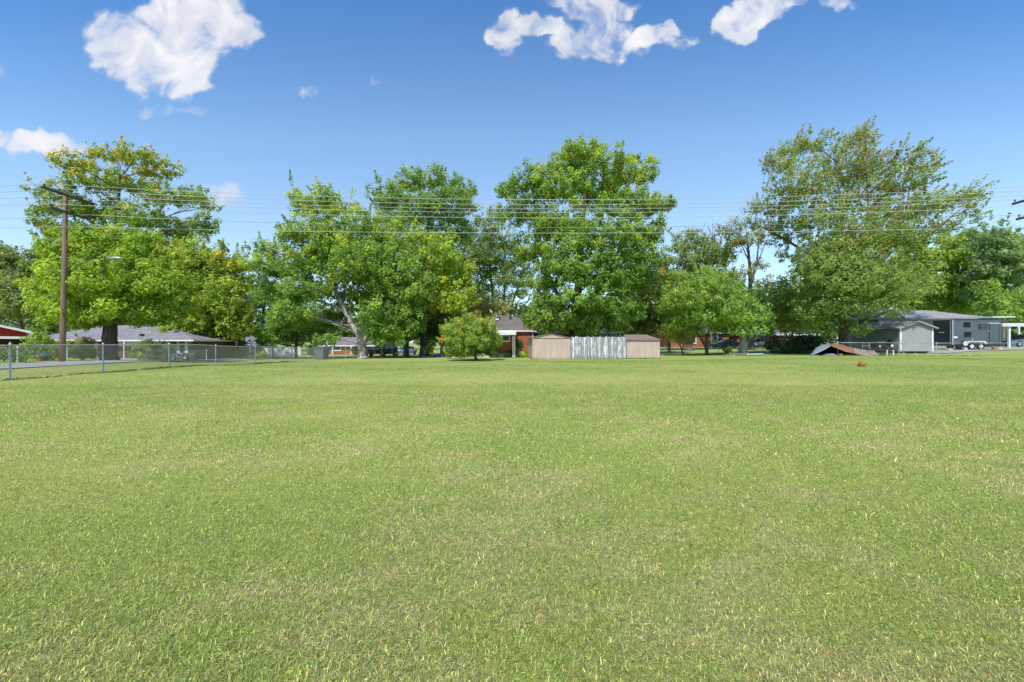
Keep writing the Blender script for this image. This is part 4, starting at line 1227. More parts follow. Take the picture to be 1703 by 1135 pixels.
# ------------------------------------------------------------------ vehicles
def car(name, label, loc, rz, paint, kind='sedan', cat='car'):
    """built along +X (nose at -X), width along Y"""
    T = thing(name, label, cat, loc, rz)
    if kind == 'sedan':
        Lc, wd = 4.6, .88
        prof = [(-2.3, .35, .55), (-2.25, .28, .68), (-2.05, .24, .78), (-1.2, .22, .9), (-.9, .22, .94), (.9, .22, .97), (1.7, .24, .98), (2.15, .28, .96), (2.3, .38, .82)]
        gh = [(-1.05, .93, .80, .94), (-.35, .93, .68, 1.34), (.1, .94, .66, 1.44), (.8, .95, .66, 1.42), (1.3, .96, .68, 1.28), (1.95, .97, .78, .98)]
        wh = (-1.4, 1.4); wr = .33
    else:
        Lc, wd = 5.2, .95
        prof = [(-2.6, .5, .8), (-2.55, .42, 1.0), (-2.3, .4, 1.08), (-1.1, .4, 1.16), (-.9, .4, 1.18), (1.2, .4, 1.18), (2.5, .42, 1.16), (2.6, .5, 1.1)]
        gh = [(-1.0, 1.15, .86, 1.16), (-.3, 1.15, .76, 1.68), (0, 1.16, .74, 1.8), (1.7, 1.16, .74, 1.8), (2.3, 1.16, .78, 1.7), (2.5, 1.16, .84, 1.18)]
        wh = (-1.65, 1.6); wr = .4
    rings = []
    for i, (x, zb, zt) in enumerate(prof):
        w = wd * (1 - .16 * max(0, abs(x) / (Lc / 2) - .75) / .25)
        rings.append([(x, -w * .92, zb), (x, -w, zb + (zt - zb) * .35), (x, -w, zb + (zt - zb) * .75), (x, -w * .93, zt), (x, w * .93, zt), (x, w, zb + (zt - zb) * .75), (x, w, zb + (zt - zb) * .35), (x, w * .92, zb)])
    MB().loft(rings).build('body', paint, T, smooth=False, bevel=.03)
    rings = [[(x, -wd * .93, z0), (x, -wd * tw / .93, z1), (x, wd * tw / .93, z1), (x, wd * .93, z0)] for (x, z0, tw, z1) in gh]
    cab = MB().loft(rings).build('window', M['glass_blue'], T)
    top = [g for g in gh if g[3] > gh[0][3] + .3]
    MB().loft([[(x, -wd * tw / .93 - .01, z1 - .01), (x, -wd * tw / .93 + .05, z1 + .03), (x, wd * tw / .93 - .05, z1 + .03), (x, wd * tw / .93 + .01, z1 - .01)] for (x, z0, tw, z1) in top]).build('roof', paint, T)
    pl = MB()
    for xx in ((gh[2][0] + .35), gh[-2][0]):
        for s in (-1, 1):
            pl.tube([(xx - .05, s * wd * .95, gh[0][1]), (xx, s * wd * gh[2][2] / .93 + s * .006, gh[2][3])], .035, 5)
    pl.build('pillar', paint, T)
    for x in wh:
        for s in (-1, 1):
            wheel(T, x, s * (wd - .1), wr, wr, .2, rim='galv')
    for s in (-1, 1):
        MB().box((-Lc / 2 + .1, s * wd * .66, prof[1][2] - .1), (.1, .34, .13)).build('headlight', M['white'], T)
        MB().box((Lc / 2 - .05, s * wd * .7, prof[-2][2] - .14), (.06, .3, .16)).build('tail_light', M['red'], T)
    MB().box((-Lc / 2 + .03, 0, prof[0][1] + .2), (.08, .95, .17)).build('grille', M['black'], T)
    return T


def paint(name, c, metal=.3):
    m = basic(name, c, .3, .08, 1.0, metal=metal, spec=.5); return m


car('parked_car', 'silver-blue car under the white carport cut off by the right edge', (PX(1672, 53) + 2.35, 53.2, gz(59, 53) + .06), 0, paint('silver_paint', (.36, .43, .5)))
car('parked_truck', 'dark maroon truck parked behind the forked tree trunk', (PX(634, 63), 64, gz(PX(634, 63), 64) + .05), R(74), paint('maroon_paint', (.05, .018, .02)), 'truck', 'truck')
car('parked_car', 'white car partly hidden by the dark trunk right of the maroon truck', (PX(674, 71), 71.5, gz(PX(674, 71), 71.5) + .06), R(75), paint('white_car_paint', (.7, .71, .72), 0))
car('parked_car', 'white car showing under the tree with the thick flared trunk', (PX(1258, 79), 79.5, gz(PX(1258, 79), 79.5) + .05), R(20), paint('white_car_paint2', (.68, .69, .7), 0))
car('parked_car', 'dark grey car far behind the forked fruit tree', (PX(1212, 79), 80.5, gz(PX(1212, 79), 80.5) + .05), R(8), paint('grey_car_paint', (.07, .075, .085)))

# utility trailer and mower by the grey shed
du = 43.2; ux0, ux1 = PX(1434, du), PX(1489, du); zg = gz((ux0 + ux1) / 2, du)
U = thing('utility_trailer', 'low open utility trailer with wooden deck beside the grey shed', 'trailer', (ux0, du, zg))
Wu = ux1 - ux0; zd = PZ(580, du) - zg
MB().b(0, Wu, 0, 1.4, zd - .07, zd).build('deck', M['wood'], U)
MB().b(-.05, Wu + .05, -.06, -.003, zd - .12, zd + .02).build('frame', M['black'], U)
fr_ = MB()
for xx in (.05, .7): fr_.tube([(xx, .03, zd), (xx, .03, PZ(570.5, du) - zg)], .03, 6)
fr_.tube([(.05, .03, PZ(570.5, du) - zg), (.7, .03, PZ(570.5, du) - zg)], .03, 6)
fr_.tube([(.05, .03, PZ(575.5, du) - zg), (.7, .03, PZ(575.5, du) - zg)], .02, 6)
fr_.build('front_rail', M['galv'], U)
for xx in (PX(1475, du) - ux0, PX(1485.5, du) - ux0):
    MB().b(xx - .05, xx + .05, -.04, .04, -.05, zd - .08).build('leg', M['white_dirty'], U)
for yy_ in (.05, 1.3):
    wheel(U, PX(1452, du) - ux0, yy_, .27, .27, .18)
mx_ = PX(1471, du + .5)
Mw = thing('riding_mower', 'low black riding mower with pale top sitting on the utility trailer', 'mower', (mx_, du + .7, zg + zd + .004))
MB().loft([[(x, -w, .18), (x, -w, h), (x, w, h), (x, w, .18)] for x, w, h in ((-.85, .2, .42), (-.75, .26, .55), (-.2, .28, .6), (-.1, .28, .38), (.3, .3, .36), (.4, .34, .5), (.85, .34, .46))]).build('body', M['black'], Mw, bevel=.03)
MB().b(-.72, .1, -.24, .24, .6, .66).build('hood', M['galv_blue'], Mw)
MB().loft([[(x, -.2, z0), (x, -.2, z1), (x, .2, z1), (x, .2, z0)] for x, z0, z1 in ((.3, .5, .58), (.6, .5, .6), (.68, .5, .85), (.76, .5, .85))]).build('seat', M['dark'], Mw)
MB().tube([(-.1, 0, .4), (.12, 0, .78)], .025, 6).build('steering_column', M['black'], Mw)
for x, rr in ((-.6, .2), (.55, .25)):
    for s in (-1, 1):
        wheel(Mw, x, s * .36, rr, rr, .15)

# ------------------------------------------------------------------ scrap metal and boards
def sheet2(name, label, front, back, mat, d0=40.7, d1=41.9, n=24, amp=.018):
    """corrugated sheet lying between a front edge and a higher back edge, both given as (px,py) runs at their own distance"""
    def run(pts, d):
        P = [Vector((PX(a, d), d, PZ(b, d))) for a, b in pts]; out = []
        for k in range(n + 1):
            t = k / n * (len(P) - 1); i = min(int(t), len(P) - 2); out.append(P[i].lerp(P[i + 1], t - i))
        return out
    A, B = run(front, d0), run(back, d1); loc = A[0].copy(); mb = MB(); m = 6
    for k in range(n + 1):
        for j in range(m + 1):
            t = j / m; p = A[k].lerp(B[k], t) - loc
            mb.v.append((p.x, p.y, p.z + amp * math.sin(k * math.pi / 1.0 + .3) + .1 * t * (1 - t)))
    for k in range(n):
        for j in range(m):
            q = k * (m + 1) + j; mb.f.append((q, q + m + 1, q + m + 2, q + 1))
    o = mb.build(name, mat, smooth=True); o.location = loc
    md = o.modifiers.new('s', 'SOLIDIFY'); md.thickness = .012
    tag(o, label, 'scrap metal', 'scrap sheets heaped at the edge of the lawn'); return o


sheet2('metal_sheet', 'blue-grey curved metal sheet at the left of the scrap heap', [(1348, 591), (1358, 588), (1369, 583), (1380, 577)], [(1351, 586), (1356, 579), (1366, 573.5), (1382, 572)], M['zinc'])
sheet2('metal_sheet', 'rust-orange metal sheet sloping down from the peak of the scrap heap', [(1381, 575.5), (1392, 579.5), (1406, 585), (1422, 588.5)], [(1383, 571.5), (1397, 572.5), (1410, 576.5), (1420, 579)], M['rust'])
sheet2('metal_sheet', 'mottled grey and brown sheet at the right end of the scrap heap', [(1421, 588), (1432, 591), (1448, 592.5), (1462, 591)], [(1419, 578.5), (1434, 581.5), (1450, 583), (1463, 590)], M['mixed_sheet'], 40.5, 41.9, 24, .03)
sheet2('metal_sheet', 'sheet closing the back of the scrap heap, darkened as the shade inside it', [(1350, 590.5), (1380, 590), (1420, 590), (1460, 590)], [(1353, 585), (1381, 573.5), (1418, 580.5), (1460, 589.5)], M['rust_shaded'], 43.4, 41.95, 24, .01)
for (px, py, w, h, mt, lab) in ((1380, 589.5, 1.0, .25, 'zinc', 'crumpled blue-grey panel lying under the scrap sheets'), (1397, 588.5, .3, .24, 'brick_red', 'small red box under the rusty sheet'),
                                (1420, 590.5, .35, .12, 'brick_red', 'flat reddish scrap piece at the front of the heap'), (1372, 588, .7, .12, 'rust', 'rusty bar tilted under the blue-grey sheet')):
    xx = PX(px, 40.9)
    o = MB().loft([[(x * w, -.3, 0), (x * w, -.3, hh * h), (x * w, .3, hh * h * .8), (x * w, .3, 0)] for x, hh in ((-.5, .3), (-.3, .9), (.1, 1), (.4, .7), (.5, .2))]).build('scrap_piece', M[mt], bevel=.01)
    o.location = (xx, 41.0, gz(xx, 41) - .01); o.rotation_euler = (0, 0, random.uniform(-.2, .2)); tag(o, lab, 'scrap metal')
o = MB().box((0, 0, .03), (.5, .2, .06)).build('board', M['wood_pale'], bevel=.008); xx = PX(1356, 40.6); o.location = (xx, 40.6, gz(xx, 40.6) + .01); tag(o, 'short white board on the grass in front of the blue-grey scrap sheet', 'board')
for (pa, pb, w, lift, mt, lab, rz) in ((1205, 1240, .5, .02, 'concrete', 'grey flat board lying at the left end of the plank pile', .05), (1211, 1245, .35, .16, 'wood', 'brown plank resting across the plank pile', -.03),
                                       (1240, 1268, .4, .12, 'white_dirty', 'white plank in the middle of the plank pile', .04), (1264, 1287, .3, .03, 'fence_grey', 'dark grey plank at the right end of the plank pile', .02),
                                       (1222, 1262, .6, .0, 'armwood', 'black timber underneath the plank pile', 0)):
    dd = 44.3; xa, xb = PX(pa, dd), PX(pb, dd)
    o = MB().box((0, 0, .04), (xb - xa, w, .08), rz, 0, random.uniform(-.02, .02)).build('plank', M[mt], bevel=.008); o.location = ((xa + xb) / 2, dd, gz((xa + xb) / 2, dd) + lift)
    tag(o, lab, 'plank', 'planks piled on the grass')


# ------------------------------------------------------------------ small yard things
def bin_(label, px, d, w, h, mat, lid=True, name='trash_bin', cat='bin'):
    x = PX(px, d); T = thing(name, label, cat, (x, d, gz(x, d)), R(random.uniform(-12, 12)))
    MB().loft([[(-w * s, -w * s, z), (w * s, -w * s, z), (w * s, w * s, z), (-w * s, w * s, z)] for s, z in ((.38, .03), (.42, h * .4), (.5, h * .93))]).build('body', M[mat], T, bevel=.03)
    if lid:
        MB().loft([[(-w * s, -w * s - .03, z), (w * s, -w * s - .03, z), (w * s, w * s, z), (-w * s, w * s, z)] for s, z in ((.53, h * .932), (.53, h * .97), (.4, h))]).build('lid', M[mat], T, bevel=.02)
    for s in (-1, 1):
        MB().lathe([(.1, -.03), (.1, .03)], (s * w * .3, w * .42, .1), 10).build('wheel', M['tyre'], T)
    return T


bin_('large blue-grey tapered bin behind the corner post of the chain-link fence', 535, 46.3, 1.18, 1.28, 'bluegrey')
bin_('small black trash bin beside the far road left of the reddish shrub', 378.5, 60, .62, 1.0, 'dark')
bin_('dark barrel-like bin at the right corner of the hip-roofed house', 325.5, 48.5, .55, .85, 'dark')
# air conditioner by the far house
x = PX(349, 90); T = thing('air_conditioner', 'pale grey air conditioner box against the distant red brick house', 'air conditioner', (x, 90, gz(x, 90)))
MB().b(-.45, .45, -.4, .4, .05, .95).build('case', M['white_dirty'], T, bevel=.03); MB().lathe([(.3, .953), (.3, .99), (.1, 1.0)], (0, 0, 0), 14).build('fan_grille', M['dark'], T)
# covered garden cart in front of the left house
x = PX(299, 46); T = thing('riding_mower', 'small dark blue-grey riding mower under the shuttered window', 'mower', (x, 46, gz(x, 46)), R(25))
MB().loft([[(xx, -w, .2), (xx, -w, h), (xx, w, h), (xx, w, .2)] for xx, w, h in ((-.75, .22, .5), (-.6, .3, .68), (-.1, .32, .72), (0, .32, .45), (.3, .34, .45), (.4, .36, .6), (.75, .34, .55))]).build('body', M['bluegrey'], T, bevel=.04)
MB().b(.3, .65, -.22, .22, .6, .72).build('seat', M['dark'], T, bevel=.03)
for xx, rr in ((-.5, .2), (.5, .26)):
    for s in (-1, 1): wheel(T, xx, s * .38, rr, rr, .16, rim='galv')
# teal tub and red pot
x = PX(73, 31.5); T = thing('plastic_tub', 'teal plastic tub among the plants by the utility pole', 'tub', (x, 31.5, gz(x, 31.5) + .35))
MB().lathe([(.22, 0), (.3, .26), (.33, .27), (.33, .3), (.28, .3), (.2, .05)], (0, 0, 0), 14).build('body', M['teal'], T); MB().lathe([(.2, -.35), (.22, -.003)], (0, 0, 0), 10).build('base', M['dark'], T)
x = PX(66.5, 30.9); T = thing('flower_pot', 'red flower pot below the teal tub', 'pot', (x, 30.9, gz(x, 30.9) + .02))
MB().lathe([(.11, 0), (.16, .28), (.19, .28), (.19, .36), (.15, .36), (.13, .3)], (0, 0, 0), 14).build('body', M['red'], T); MB().lathe([(.14, .3), (.05, .33)], (0, 0, 0), 10).build('soil', M['soil'], T)
# orange ornament on a post, and white stake
x = PX(735, 49); T = thing('garden_ornament', 'bright orange funnel-shaped ornament on a thin post left of the round bush', 'ornament', (x, 49, gz(x, 49)))
zt_ = PZ(562.5, 49) - gz(x, 49)
MB().tube([(0, 0, 0), (0, 0, zt_ - .45)], .02, 6).build('post', M['fence_grey'], T)
MB().lathe([(.05, zt_ - .62), (.12, zt_ - .5), (.14, zt_ - .35), (.1, zt_ - .3), (.26, zt_ - .2), (.3, zt_ - .05), (.24, zt_)], (0, 0, 0), 12).build('funnel', M['orange'], T)
x = PX(753.5, 48); T = thing('marker_post', 'short white post standing left of the round bush', 'post', (x, 48, gz(x, 48)))
MB().lathe([(.1, -.1), (.1, .75), (.12, .76), (.12, .84), (.05, .9)], (0, 0, 0), 10).build('shaft', M['white'], T); MB().b(-.16, .16, -.16, .16, -.05, .06).build('footing', M['white_dirty'], T)

# ------------------------------------------------------------------ trees
# left group
tree('maple_tree', 'dense bright yellow-green maple with thick short trunk behind the utility pole', 34, 183,
     [(185, 450, 78, 62, 0), (112, 472, 52, 48), (150, 415, 62, 36), (228, 425, 52, 40), (92, 505, 40, 32), (180, 515, 85, 34, -2.2), (255, 482, 48, 50), (240, 520, 52, 26), (135, 530, 50, 18), (175, 470, 90, 40, -3), (290, 500, 26, 30)],
     [[(183, None, .62), (182, 585, .5), (184, 556, .46), (186, 520, .36), (185, 430, .1)]], YGREEN, fill=2.9, bark='bark_dark', seed=11, clump=.75, L=.24, tip=(.2, .19, .02), tipfrac=.12, up=.4, flat=.8)
tree('maple_tree', 'tall open-crowned tree with olive and orange-tinged top rising above the left maple', 67, 176,
     [(88, 318, 34, 18), (72, 352, 24, 14), (122, 272, 30, 18), (178, 256, 36, 14), (228, 262, 38, 17), (268, 282, 28, 18), (158, 300, 42, 24), (222, 306, 48, 24), (280, 328, 38, 20), (326, 326, 26, 16), (336, 372, 24, 22),
      (302, 388, 38, 22), (115, 345, 38, 20), (172, 350, 48, 26), (235, 360, 48, 26), (84, 385, 26, 18), (128, 385, 36, 22), (190, 395, 50, 22), (350, 345, 12, 10), (260, 400, 40, 22), (66, 370, 14, 10)],
     [[(176, None, .6), (178, 520, .5), (186, 430, .4), (196, 360, .26), (200, 275, .06)], [(183, 470, .25), (240, 390, .16), (285, 325, .05)], [(182, 460, .22), (130, 380, .14), (105, 300, .05)]],
     [(.085, .12, .024), (.1, .13, .022), (.07, .105, .024)], fill=1.75, seed=12, tip=(.19, .16, .022), tipfrac=.35, clump=.5, L=.36, twigs=7, bark='bark')
tree('shade_tree', 'rounded mid-green tree with golden patches right of the left maple, behind the house roof', 60, 338,
     [(330, 435, 52, 36), (372, 470, 42, 46), (305, 480, 50, 50), (345, 525, 56, 36, -5), (290, 432, 36, 30), (392, 435, 20, 18), (385, 515, 30, 36), (270, 465, 30, 40), (300, 535, 40, 22, -5), (372, 550, 34, 14, -4), (325, 545, 46, 20, -6), (395, 545, 22, 24, -4), (310, 450, 40, 36, -4), (350, 500, 50, 40, -5)], None,
     [(.115, .145, .018), (.09, .125, .02), (.135, .155, .02)], fill=2.7, seed=13, tip=(.2, .18, .02), tipfrac=.2, r=.4, clump=.66, up=.45)
tree('background_tree', 'hazy green tree filling the far left edge above the red garage', 70, 40,
     [(10, 450, 40, 34), (60, 452, 44, 34), (30, 500, 56, 44), (86, 440, 30, 24), (-40, 455, 50, 50), (-10, 420, 30, 18), (90, 505, 40, 36), (-50, 510, 50, 40)], None, [(.085, .105, .035), (.07, .095, .032), (.1, .115, .035)], fill=2.5, seed=14, r=.35)
# pines and small trees between left maple and the middle
tree('pine_tree', 'blue-green pine standing behind the grey-roofed distant house', 84, 437,
     [(440, 455, 14, 14), (436, 480, 26, 16), (440, 505, 34, 16), (430, 530, 40, 16), (445, 552, 38, 14), (415, 500, 22, 18), (462, 490, 26, 20), (470, 525, 30, 20)], [[(437, None, .3), (438, 500, .2), (440, 445, .04)]], BGREEN, fill=1.9, L=.6, W=.16, seed=15, clump=.6, flat=.35)
tree('shade_tree', 'small dark spreading tree behind the fence left of the blue-grey bin', 62, 493,
     [(450, 556, 26, 12), (488, 558, 36, 14), (522, 553, 28, 16), (470, 541, 34, 14), (505, 535, 40, 16), (440, 566, 16, 8)], [[(493, None, .22), (492, 570, .18), (490, 540, .06)]], [(.06, .1, .022), (.08, .125, .024)], fill=2.5, seed=16, bark='bark_dark', L=.3)
tree('shade_tree', 'young light green tree with thin trunk behind the chain-link fence', 60, 454,
     [(452, 560, 20, 12), (440, 552, 14, 10), (466, 553, 16, 10), (455, 545, 16, 8)], [[(454, None, .08), (454, 575, .06), (453, 550, .02)]], [(.1, .16, .03), (.085, .14, .03)], fill=2.2, seed=17, L=.28)
# middle silver maple
tree('silver_maple', 'large forked silver maple leaning left behind the grey bin', 53, 604,
     [(505, 342, 20, 26), (489, 322, 12, 14), (536, 328, 20, 22), (565, 346, 30, 22), (522, 382, 38, 28), (590, 440, 50, 40, -5), (640, 450, 50, 40, -4), (560, 400, 36, 28, -3), (480, 388, 24, 18), (436, 416, 24, 14), (422, 440, 18, 16), (460, 440, 36, 26), (502, 436, 46, 36), (562, 425, 56, 42),
      (622, 415, 48, 38), (662, 395, 46, 30), (605, 372, 36, 26), (470, 488, 42, 34), (518, 480, 44, 36, -2), (600, 485, 54, 44, 3), (668, 478, 52, 50, -3), (702, 430, 36, 40), (482, 528, 38, 26), (540, 532, 40, 24, 3), (634, 545, 32, 22, -3),
      (662, 535, 44, 32, -3), (640, 520, 40, 26, -4), (638, 555, 30, 16, -3.5), (540, 566, 22, 10, -3), (498, 520, 32, 24, -3), (650, 565, 26, 12, -3.5)],
     [[(604, None, .62), (602, 575, .5), (598, 560, .42), (585, 540, .3), (575, 520, .27), (556, 480, .2), (535, 420, .13), (518, 340, .04)], [(603, 572, .36), (613, 555, .3), (622, 520, .22), (640, 450, .15), (655, 385, .05)]],
     [(.08, .12, .022), (.10, .142, .024), (.068, .108, .02)], fill=2.2, bark='bark_pale', seed=21, tip=(.17, .19, .022), tipfrac=.3, clump=.62, L=.27)
tree('tall_tree', 'tall light green tree rising behind the forked silver maple', 62, 706,
     [(640, 328, 30, 30), (682, 302, 32, 18), (722, 298, 38, 18), (760, 318, 32, 20), (735, 340, 44, 32), (690, 345, 48, 36), (778, 342, 16, 22), (735, 388, 44, 40), (650, 365, 36, 28), (760, 380, 24, 22), (712, 430, 40, 36)],
     [[(706, None, .75), (706, 570, .6), (706, 540, .5), (708, 450, .38), (712, 380, .24), (715, 300, .05)], [(707, 470, .25), (740, 400, .16), (755, 330, .05)], [(706, 460, .22), (675, 380, .15), (665, 320, .04)]],
     [(.09, .13, .026), (.075, .115, .024), (.105, .14, .026)], fill=1.7, seed=22, clump=.6, L=.3, bark='bark')
tree('yellow_tree', 'bright yellow-green tree right of the silver maple', 57, 742,
     [(730, 425, 30, 32), (748, 462, 32, 36), (718, 478, 36, 42), (768, 492, 26, 30), (740, 505, 36, 26), (772, 455, 18, 18)], None, [(.15, .18, .02), (.12, .16, .022), (.17, .19, .02)], fill=2.4, seed=23, clump=.6, r=.2)
tree('shade_tree', 'dark trunked shade tree behind the fence between silver maple and round bush', 60, 676,
     [(680, 505, 44, 44), (722, 528, 40, 34), (642, 520, 36, 36), (700, 550, 36, 18), (660, 552, 34, 16), (745, 545, 26, 22)], [[(676, None, .45), (675, 580, .36), (677, 540, .32), (680, 500, .12)]], DGREEN, fill=2.6, seed=24, bark='bark_dark', L=.3, depth=.6)
tree('background_tree', 'dark leafy tree behind the orange ornament', 78, 735,
     [(735, 520, 40, 40), (770, 530, 34, 36), (700, 540, 40, 34), (745, 560, 44, 18), (690, 500, 30, 36), (780, 555, 26, 18)], None, DGREEN, fill=2.3, seed=25, bark='bark_dark')
tree('tall_tree', 'tall slender open tree with several bare stems behind the brick house roof', 82, 825,
     [(805, 378, 22, 22), (828, 362, 16, 16), (832, 402, 30, 28), (792, 425, 28, 32), (852, 432, 28, 28), (822, 452, 36, 22), (872, 450, 16, 24), (792, 470, 30, 24), (862, 485, 18, 18), (775, 400, 18, 24), (830, 505, 26, 16), (860, 515, 24, 14), (810, 420, 30, 30), (780, 440, 24, 28), (845, 465, 30, 20), (800, 490, 34, 18), (770, 510, 30, 24), (750, 440, 20, 30)],
     [[(825, None, .3), (820, 500, .24), (815, 440, .18), (806, 375, .05)], [(832, None, .26), (838, 500, .2), (842, 440, .14), (832, 365, .04)], [(842, None, .24), (852, 505, .18), (868, 460, .12), (872, 430, .04)], [(805, None, .22), (800, 500, .17), (790, 420, .05)]],
     [(.085, .11, .03), (.07, .1, .03), (.1, .12, .03)], fill=1.45, seed=26, clump=.5, L=.36, bark='bark')
tree('russet_tree', 'low reddish-brown tree just above the left end of the brick house roof', 72, 806,
     [(815, 508, 26, 12), (790, 505, 22, 14), (838, 515, 18, 8), (800, 522, 26, 12)], None, [(.15, .1, .035), (.12, .105, .03), (.09, .11, .03)], fill=1.5, seed=27, r=.15)
tree('crab_apple', 'round yellow-green crab apple bush-tree on the lawn edge in front of the brick house', 38.5, 793,
     [(780, 560, 44, 26), (760, 548, 26, 18), (800, 545, 26, 18), (756, 566, 15, 16), (812, 568, 20, 16), (778, 540, 22, 16), (770, 578, 30, 14), (802, 580, 22, 12), (784, 568, 30, 20, -1.4), (825, 572, 9, 10), (775, 527, 9, 9), (793, 531, 8, 10), (755, 586, 16, 9), (812, 585, 10, 8), (768, 588, 18, 8, -.8), (820, 552, 8, 10)],
     [[(793, None, .13), (789, 588, .1), (785, 575, .08), (780, 545, .03)], [(791, 590, .07), (805, 570, .03)], [(790, 588, .07), (765, 572, .03)]],
     [(.1, .138, .022), (.085, .122, .022), (.12, .148, .024)], L=.15, fill=2.5, bark='bark_dark', seed=28, clump=.36, tip=(.2, .16, .03), tipfrac=.2, depth=.7)
# the big centre tree
tree('maple_tree', 'tallest dense dark green maple rising behind the tan sheds', 47, 957,
     [(972, 252, 34, 22), (942, 272, 28, 24), (1012, 268, 38, 24), (1058, 288, 32, 28), (882, 298, 32, 22), (850, 318, 24, 14), (925, 308, 48, 34), (988, 318, 54, 38), (1050, 338, 48, 34), (1096, 342, 26, 14), (1082, 385, 30, 26), (868, 352, 36, 30), (930, 372, 48, 38),
      (1000, 388, 52, 42, -5), (1062, 418, 40, 34), (900, 415, 42, 36), (952, 435, 52, 42, -5.5), (1012, 455, 50, 42, -4), (905, 465, 28, 26, -3), (952, 495, 52, 32, -5), (1004, 505, 44, 30, -4), (1045, 468, 36, 34), (892, 528, 26, 16, -2), (925, 528, 34, 20, -4), (985, 538, 40, 14, -3), (1068, 460, 24, 26), (1040, 505, 30, 24), (905, 500, 26, 18), (1112, 338, 12, 7), (905, 535, 24, 16, -3), (945, 540, 26, 10, -4), (1020, 530, 28, 14, -3), (990, 525, 30, 20, -3), (1055, 520, 18, 18, -1), (925, 546, 24, 9, -3.5), (985, 548, 28, 9, -3.5), (898, 538, 22, 12, -3), (1020, 542, 22, 9, -3)],
     [[(957, None, .62), (957, 545, .5), (960, 500, .42), (965, 420, .32), (972, 330, .2), (972, 250, .05)], [(955, 540, .32), (935, 510, .25), (905, 440, .16), (885, 310, .04)], [(958, 530, .3), (1000, 470, .22), (1045, 390, .14), (1060, 300, .04)]],
     [(.078, .118, .019), (.096, .136, .022), (.062, .098, .019)], fill=2.5, seed=31, tip=(.15, .175, .022), tipfrac=.34, clump=.6, bark='bark_dark', L=.25)
# right of the sheds
tree('orange_tree', 'small orange-tinted dogwood behind the right end of the brick house', 63, 1048,
     [(1030, 512, 26, 10), (1052, 524, 24, 12), (1015, 520, 16, 10), (1048, 542, 22, 12), (1068, 535, 18, 14)], None, [(.24, .16, .03), (.2, .17, .03), (.28, .15, .04)], fill=1.8, seed=41, r=.1)
tree('shade_tree', 'dull green spreading tree just right of the rusty-roofed tan shed', 57, 1113,
     [(1078, 480, 38, 34), (1062, 520, 34, 26), (1112, 520, 34, 36), (1088, 548, 34, 20), (1120, 480, 30, 30), (1052, 545, 20, 14), (1128, 552, 20, 14)], [[(1113, None, .22), (1113, 560, .18), (1105, 500, .08)]],
     [(.09, .11, .03), (.075, .1, .028), (.12, .13, .025)], fill=2.3, seed=42, tip=(.2, .17, .03), tipfrac=.15, L=.28)
tree('tall_tree', 'tall hazy green tree with bare dead twigs at its top right of the centre maple', 66, 1146,
     [(1148, 400, 24, 16), (1128, 412, 14, 12), (1160, 428, 36, 30), (1200, 418, 26, 32), (1105, 432, 22, 18), (1082, 455, 26, 26), (1190, 458, 36, 26), (1130, 460, 40, 30), (1170, 490, 44, 26), (1075, 490, 24, 30)],
     [[(1146, None, .55), (1146, 560, .42), (1148, 500, .36), (1155, 440, .2), (1160, 390, .05)], [(1150, 470, .2), (1190, 420, .12), (1188, 385, .04)]], [(.1, .125, .04), (.085, .115, .038), (.115, .13, .04)], fill=1.9, seed=43, bark='bark',
     dead=[(1186, 440, 1186, 372), (1200, 445, 1180, 395), (1186, 420, 1165, 375), (1190, 430, 1206, 380), (1170, 420, 1178, 385)], L=.3)
tree('fruit_tree', 'low forked fruit tree with bright green crown right of the tan sheds', 48, 1176,
     [(1160, 478, 50, 30), (1200, 500, 44, 32), (1138, 508, 36, 28), (1178, 528, 46, 22, -2), (1135, 538, 26, 16), (1208, 535, 30, 18), (1160, 548, 20, 10), (1180, 500, 50, 30, -3)],
     [[(1176, None, .2), (1175, 575, .17), (1178, 555, .13), (1185, 510, .05)], [(1174, 578, .14), (1166, 565, .11), (1160, 553, .1), (1148, 520, .04)]], [(.1, .14, .026), (.085, .125, .024), (.115, .15, .03)], fill=2.3, seed=44, bark='bark_dark', clump=.5, L=.22)
tree('fruit_tree', 'small crooked tree with a few pink-brown leaves left of the forked fruit tree', 49, 1136,
     [(1125, 562, 16, 8), (1142, 556, 16, 10), (1115, 552, 14, 10), (1150, 568, 10, 6)], [[(1136, None, .09), (1134, 580, .08), (1128, 570, .05), (1122, 555, .02)], [(1135, 580, .06), (1140, 565, .03)]], [(.13, .14, .03), (.2, .14, .06), (.1, .13, .03)], fill=1.5, seed=45, bark='bark_dark', L=.2)
tree('shade_tree', 'low light green tree with a thick flared trunk behind the plank pile', 50.5, 1236,
     [(1238, 528, 42, 20), (1214, 545, 26, 12), (1262, 538, 26, 16), (1224, 500, 30, 26), (1240, 550, 30, 10, -2), (1275, 548, 12, 10), (1246, 512, 30, 24)], [[(1236, None, .55), (1236, 580, .42), (1236, 565, .36), (1236, 540, .26), (1238, 505, .08)]],
     [(.095, .15, .035), (.08, .13, .03), (.12, .165, .04)], fill=2.4, seed=46, bark='bark_pale', clump=.5, L=.24)
tree('dying_tree', 'thin tall tree with sparse brownish leaves and bare limbs left of the big right tree', 64, 1250,
     [(1215, 383, 22, 12), (1240, 372, 20, 10), (1252, 400, 20, 12), (1270, 384, 16, 12), (1225, 402, 16, 10), (1262, 440, 14, 12), (1240, 450, 14, 10), (1275, 470, 14, 14)],
     [[(1250, None, .4), (1249, 540, .34), (1248, 480, .28), (1246, 430, .18), (1240, 375, .04)], [(1248, 475, .2), (1258, 440, .14), (1262, 400, .06), (1268, 375, .03)]], [(.11, .1, .04), (.09, .11, .035), (.13, .11, .045)], fill=1.0, seed=47, L=.3, dead=[(1246, 430, 1222, 380), (1258, 440, 1280, 395), (1248, 450, 1235, 400)], twigs=8)
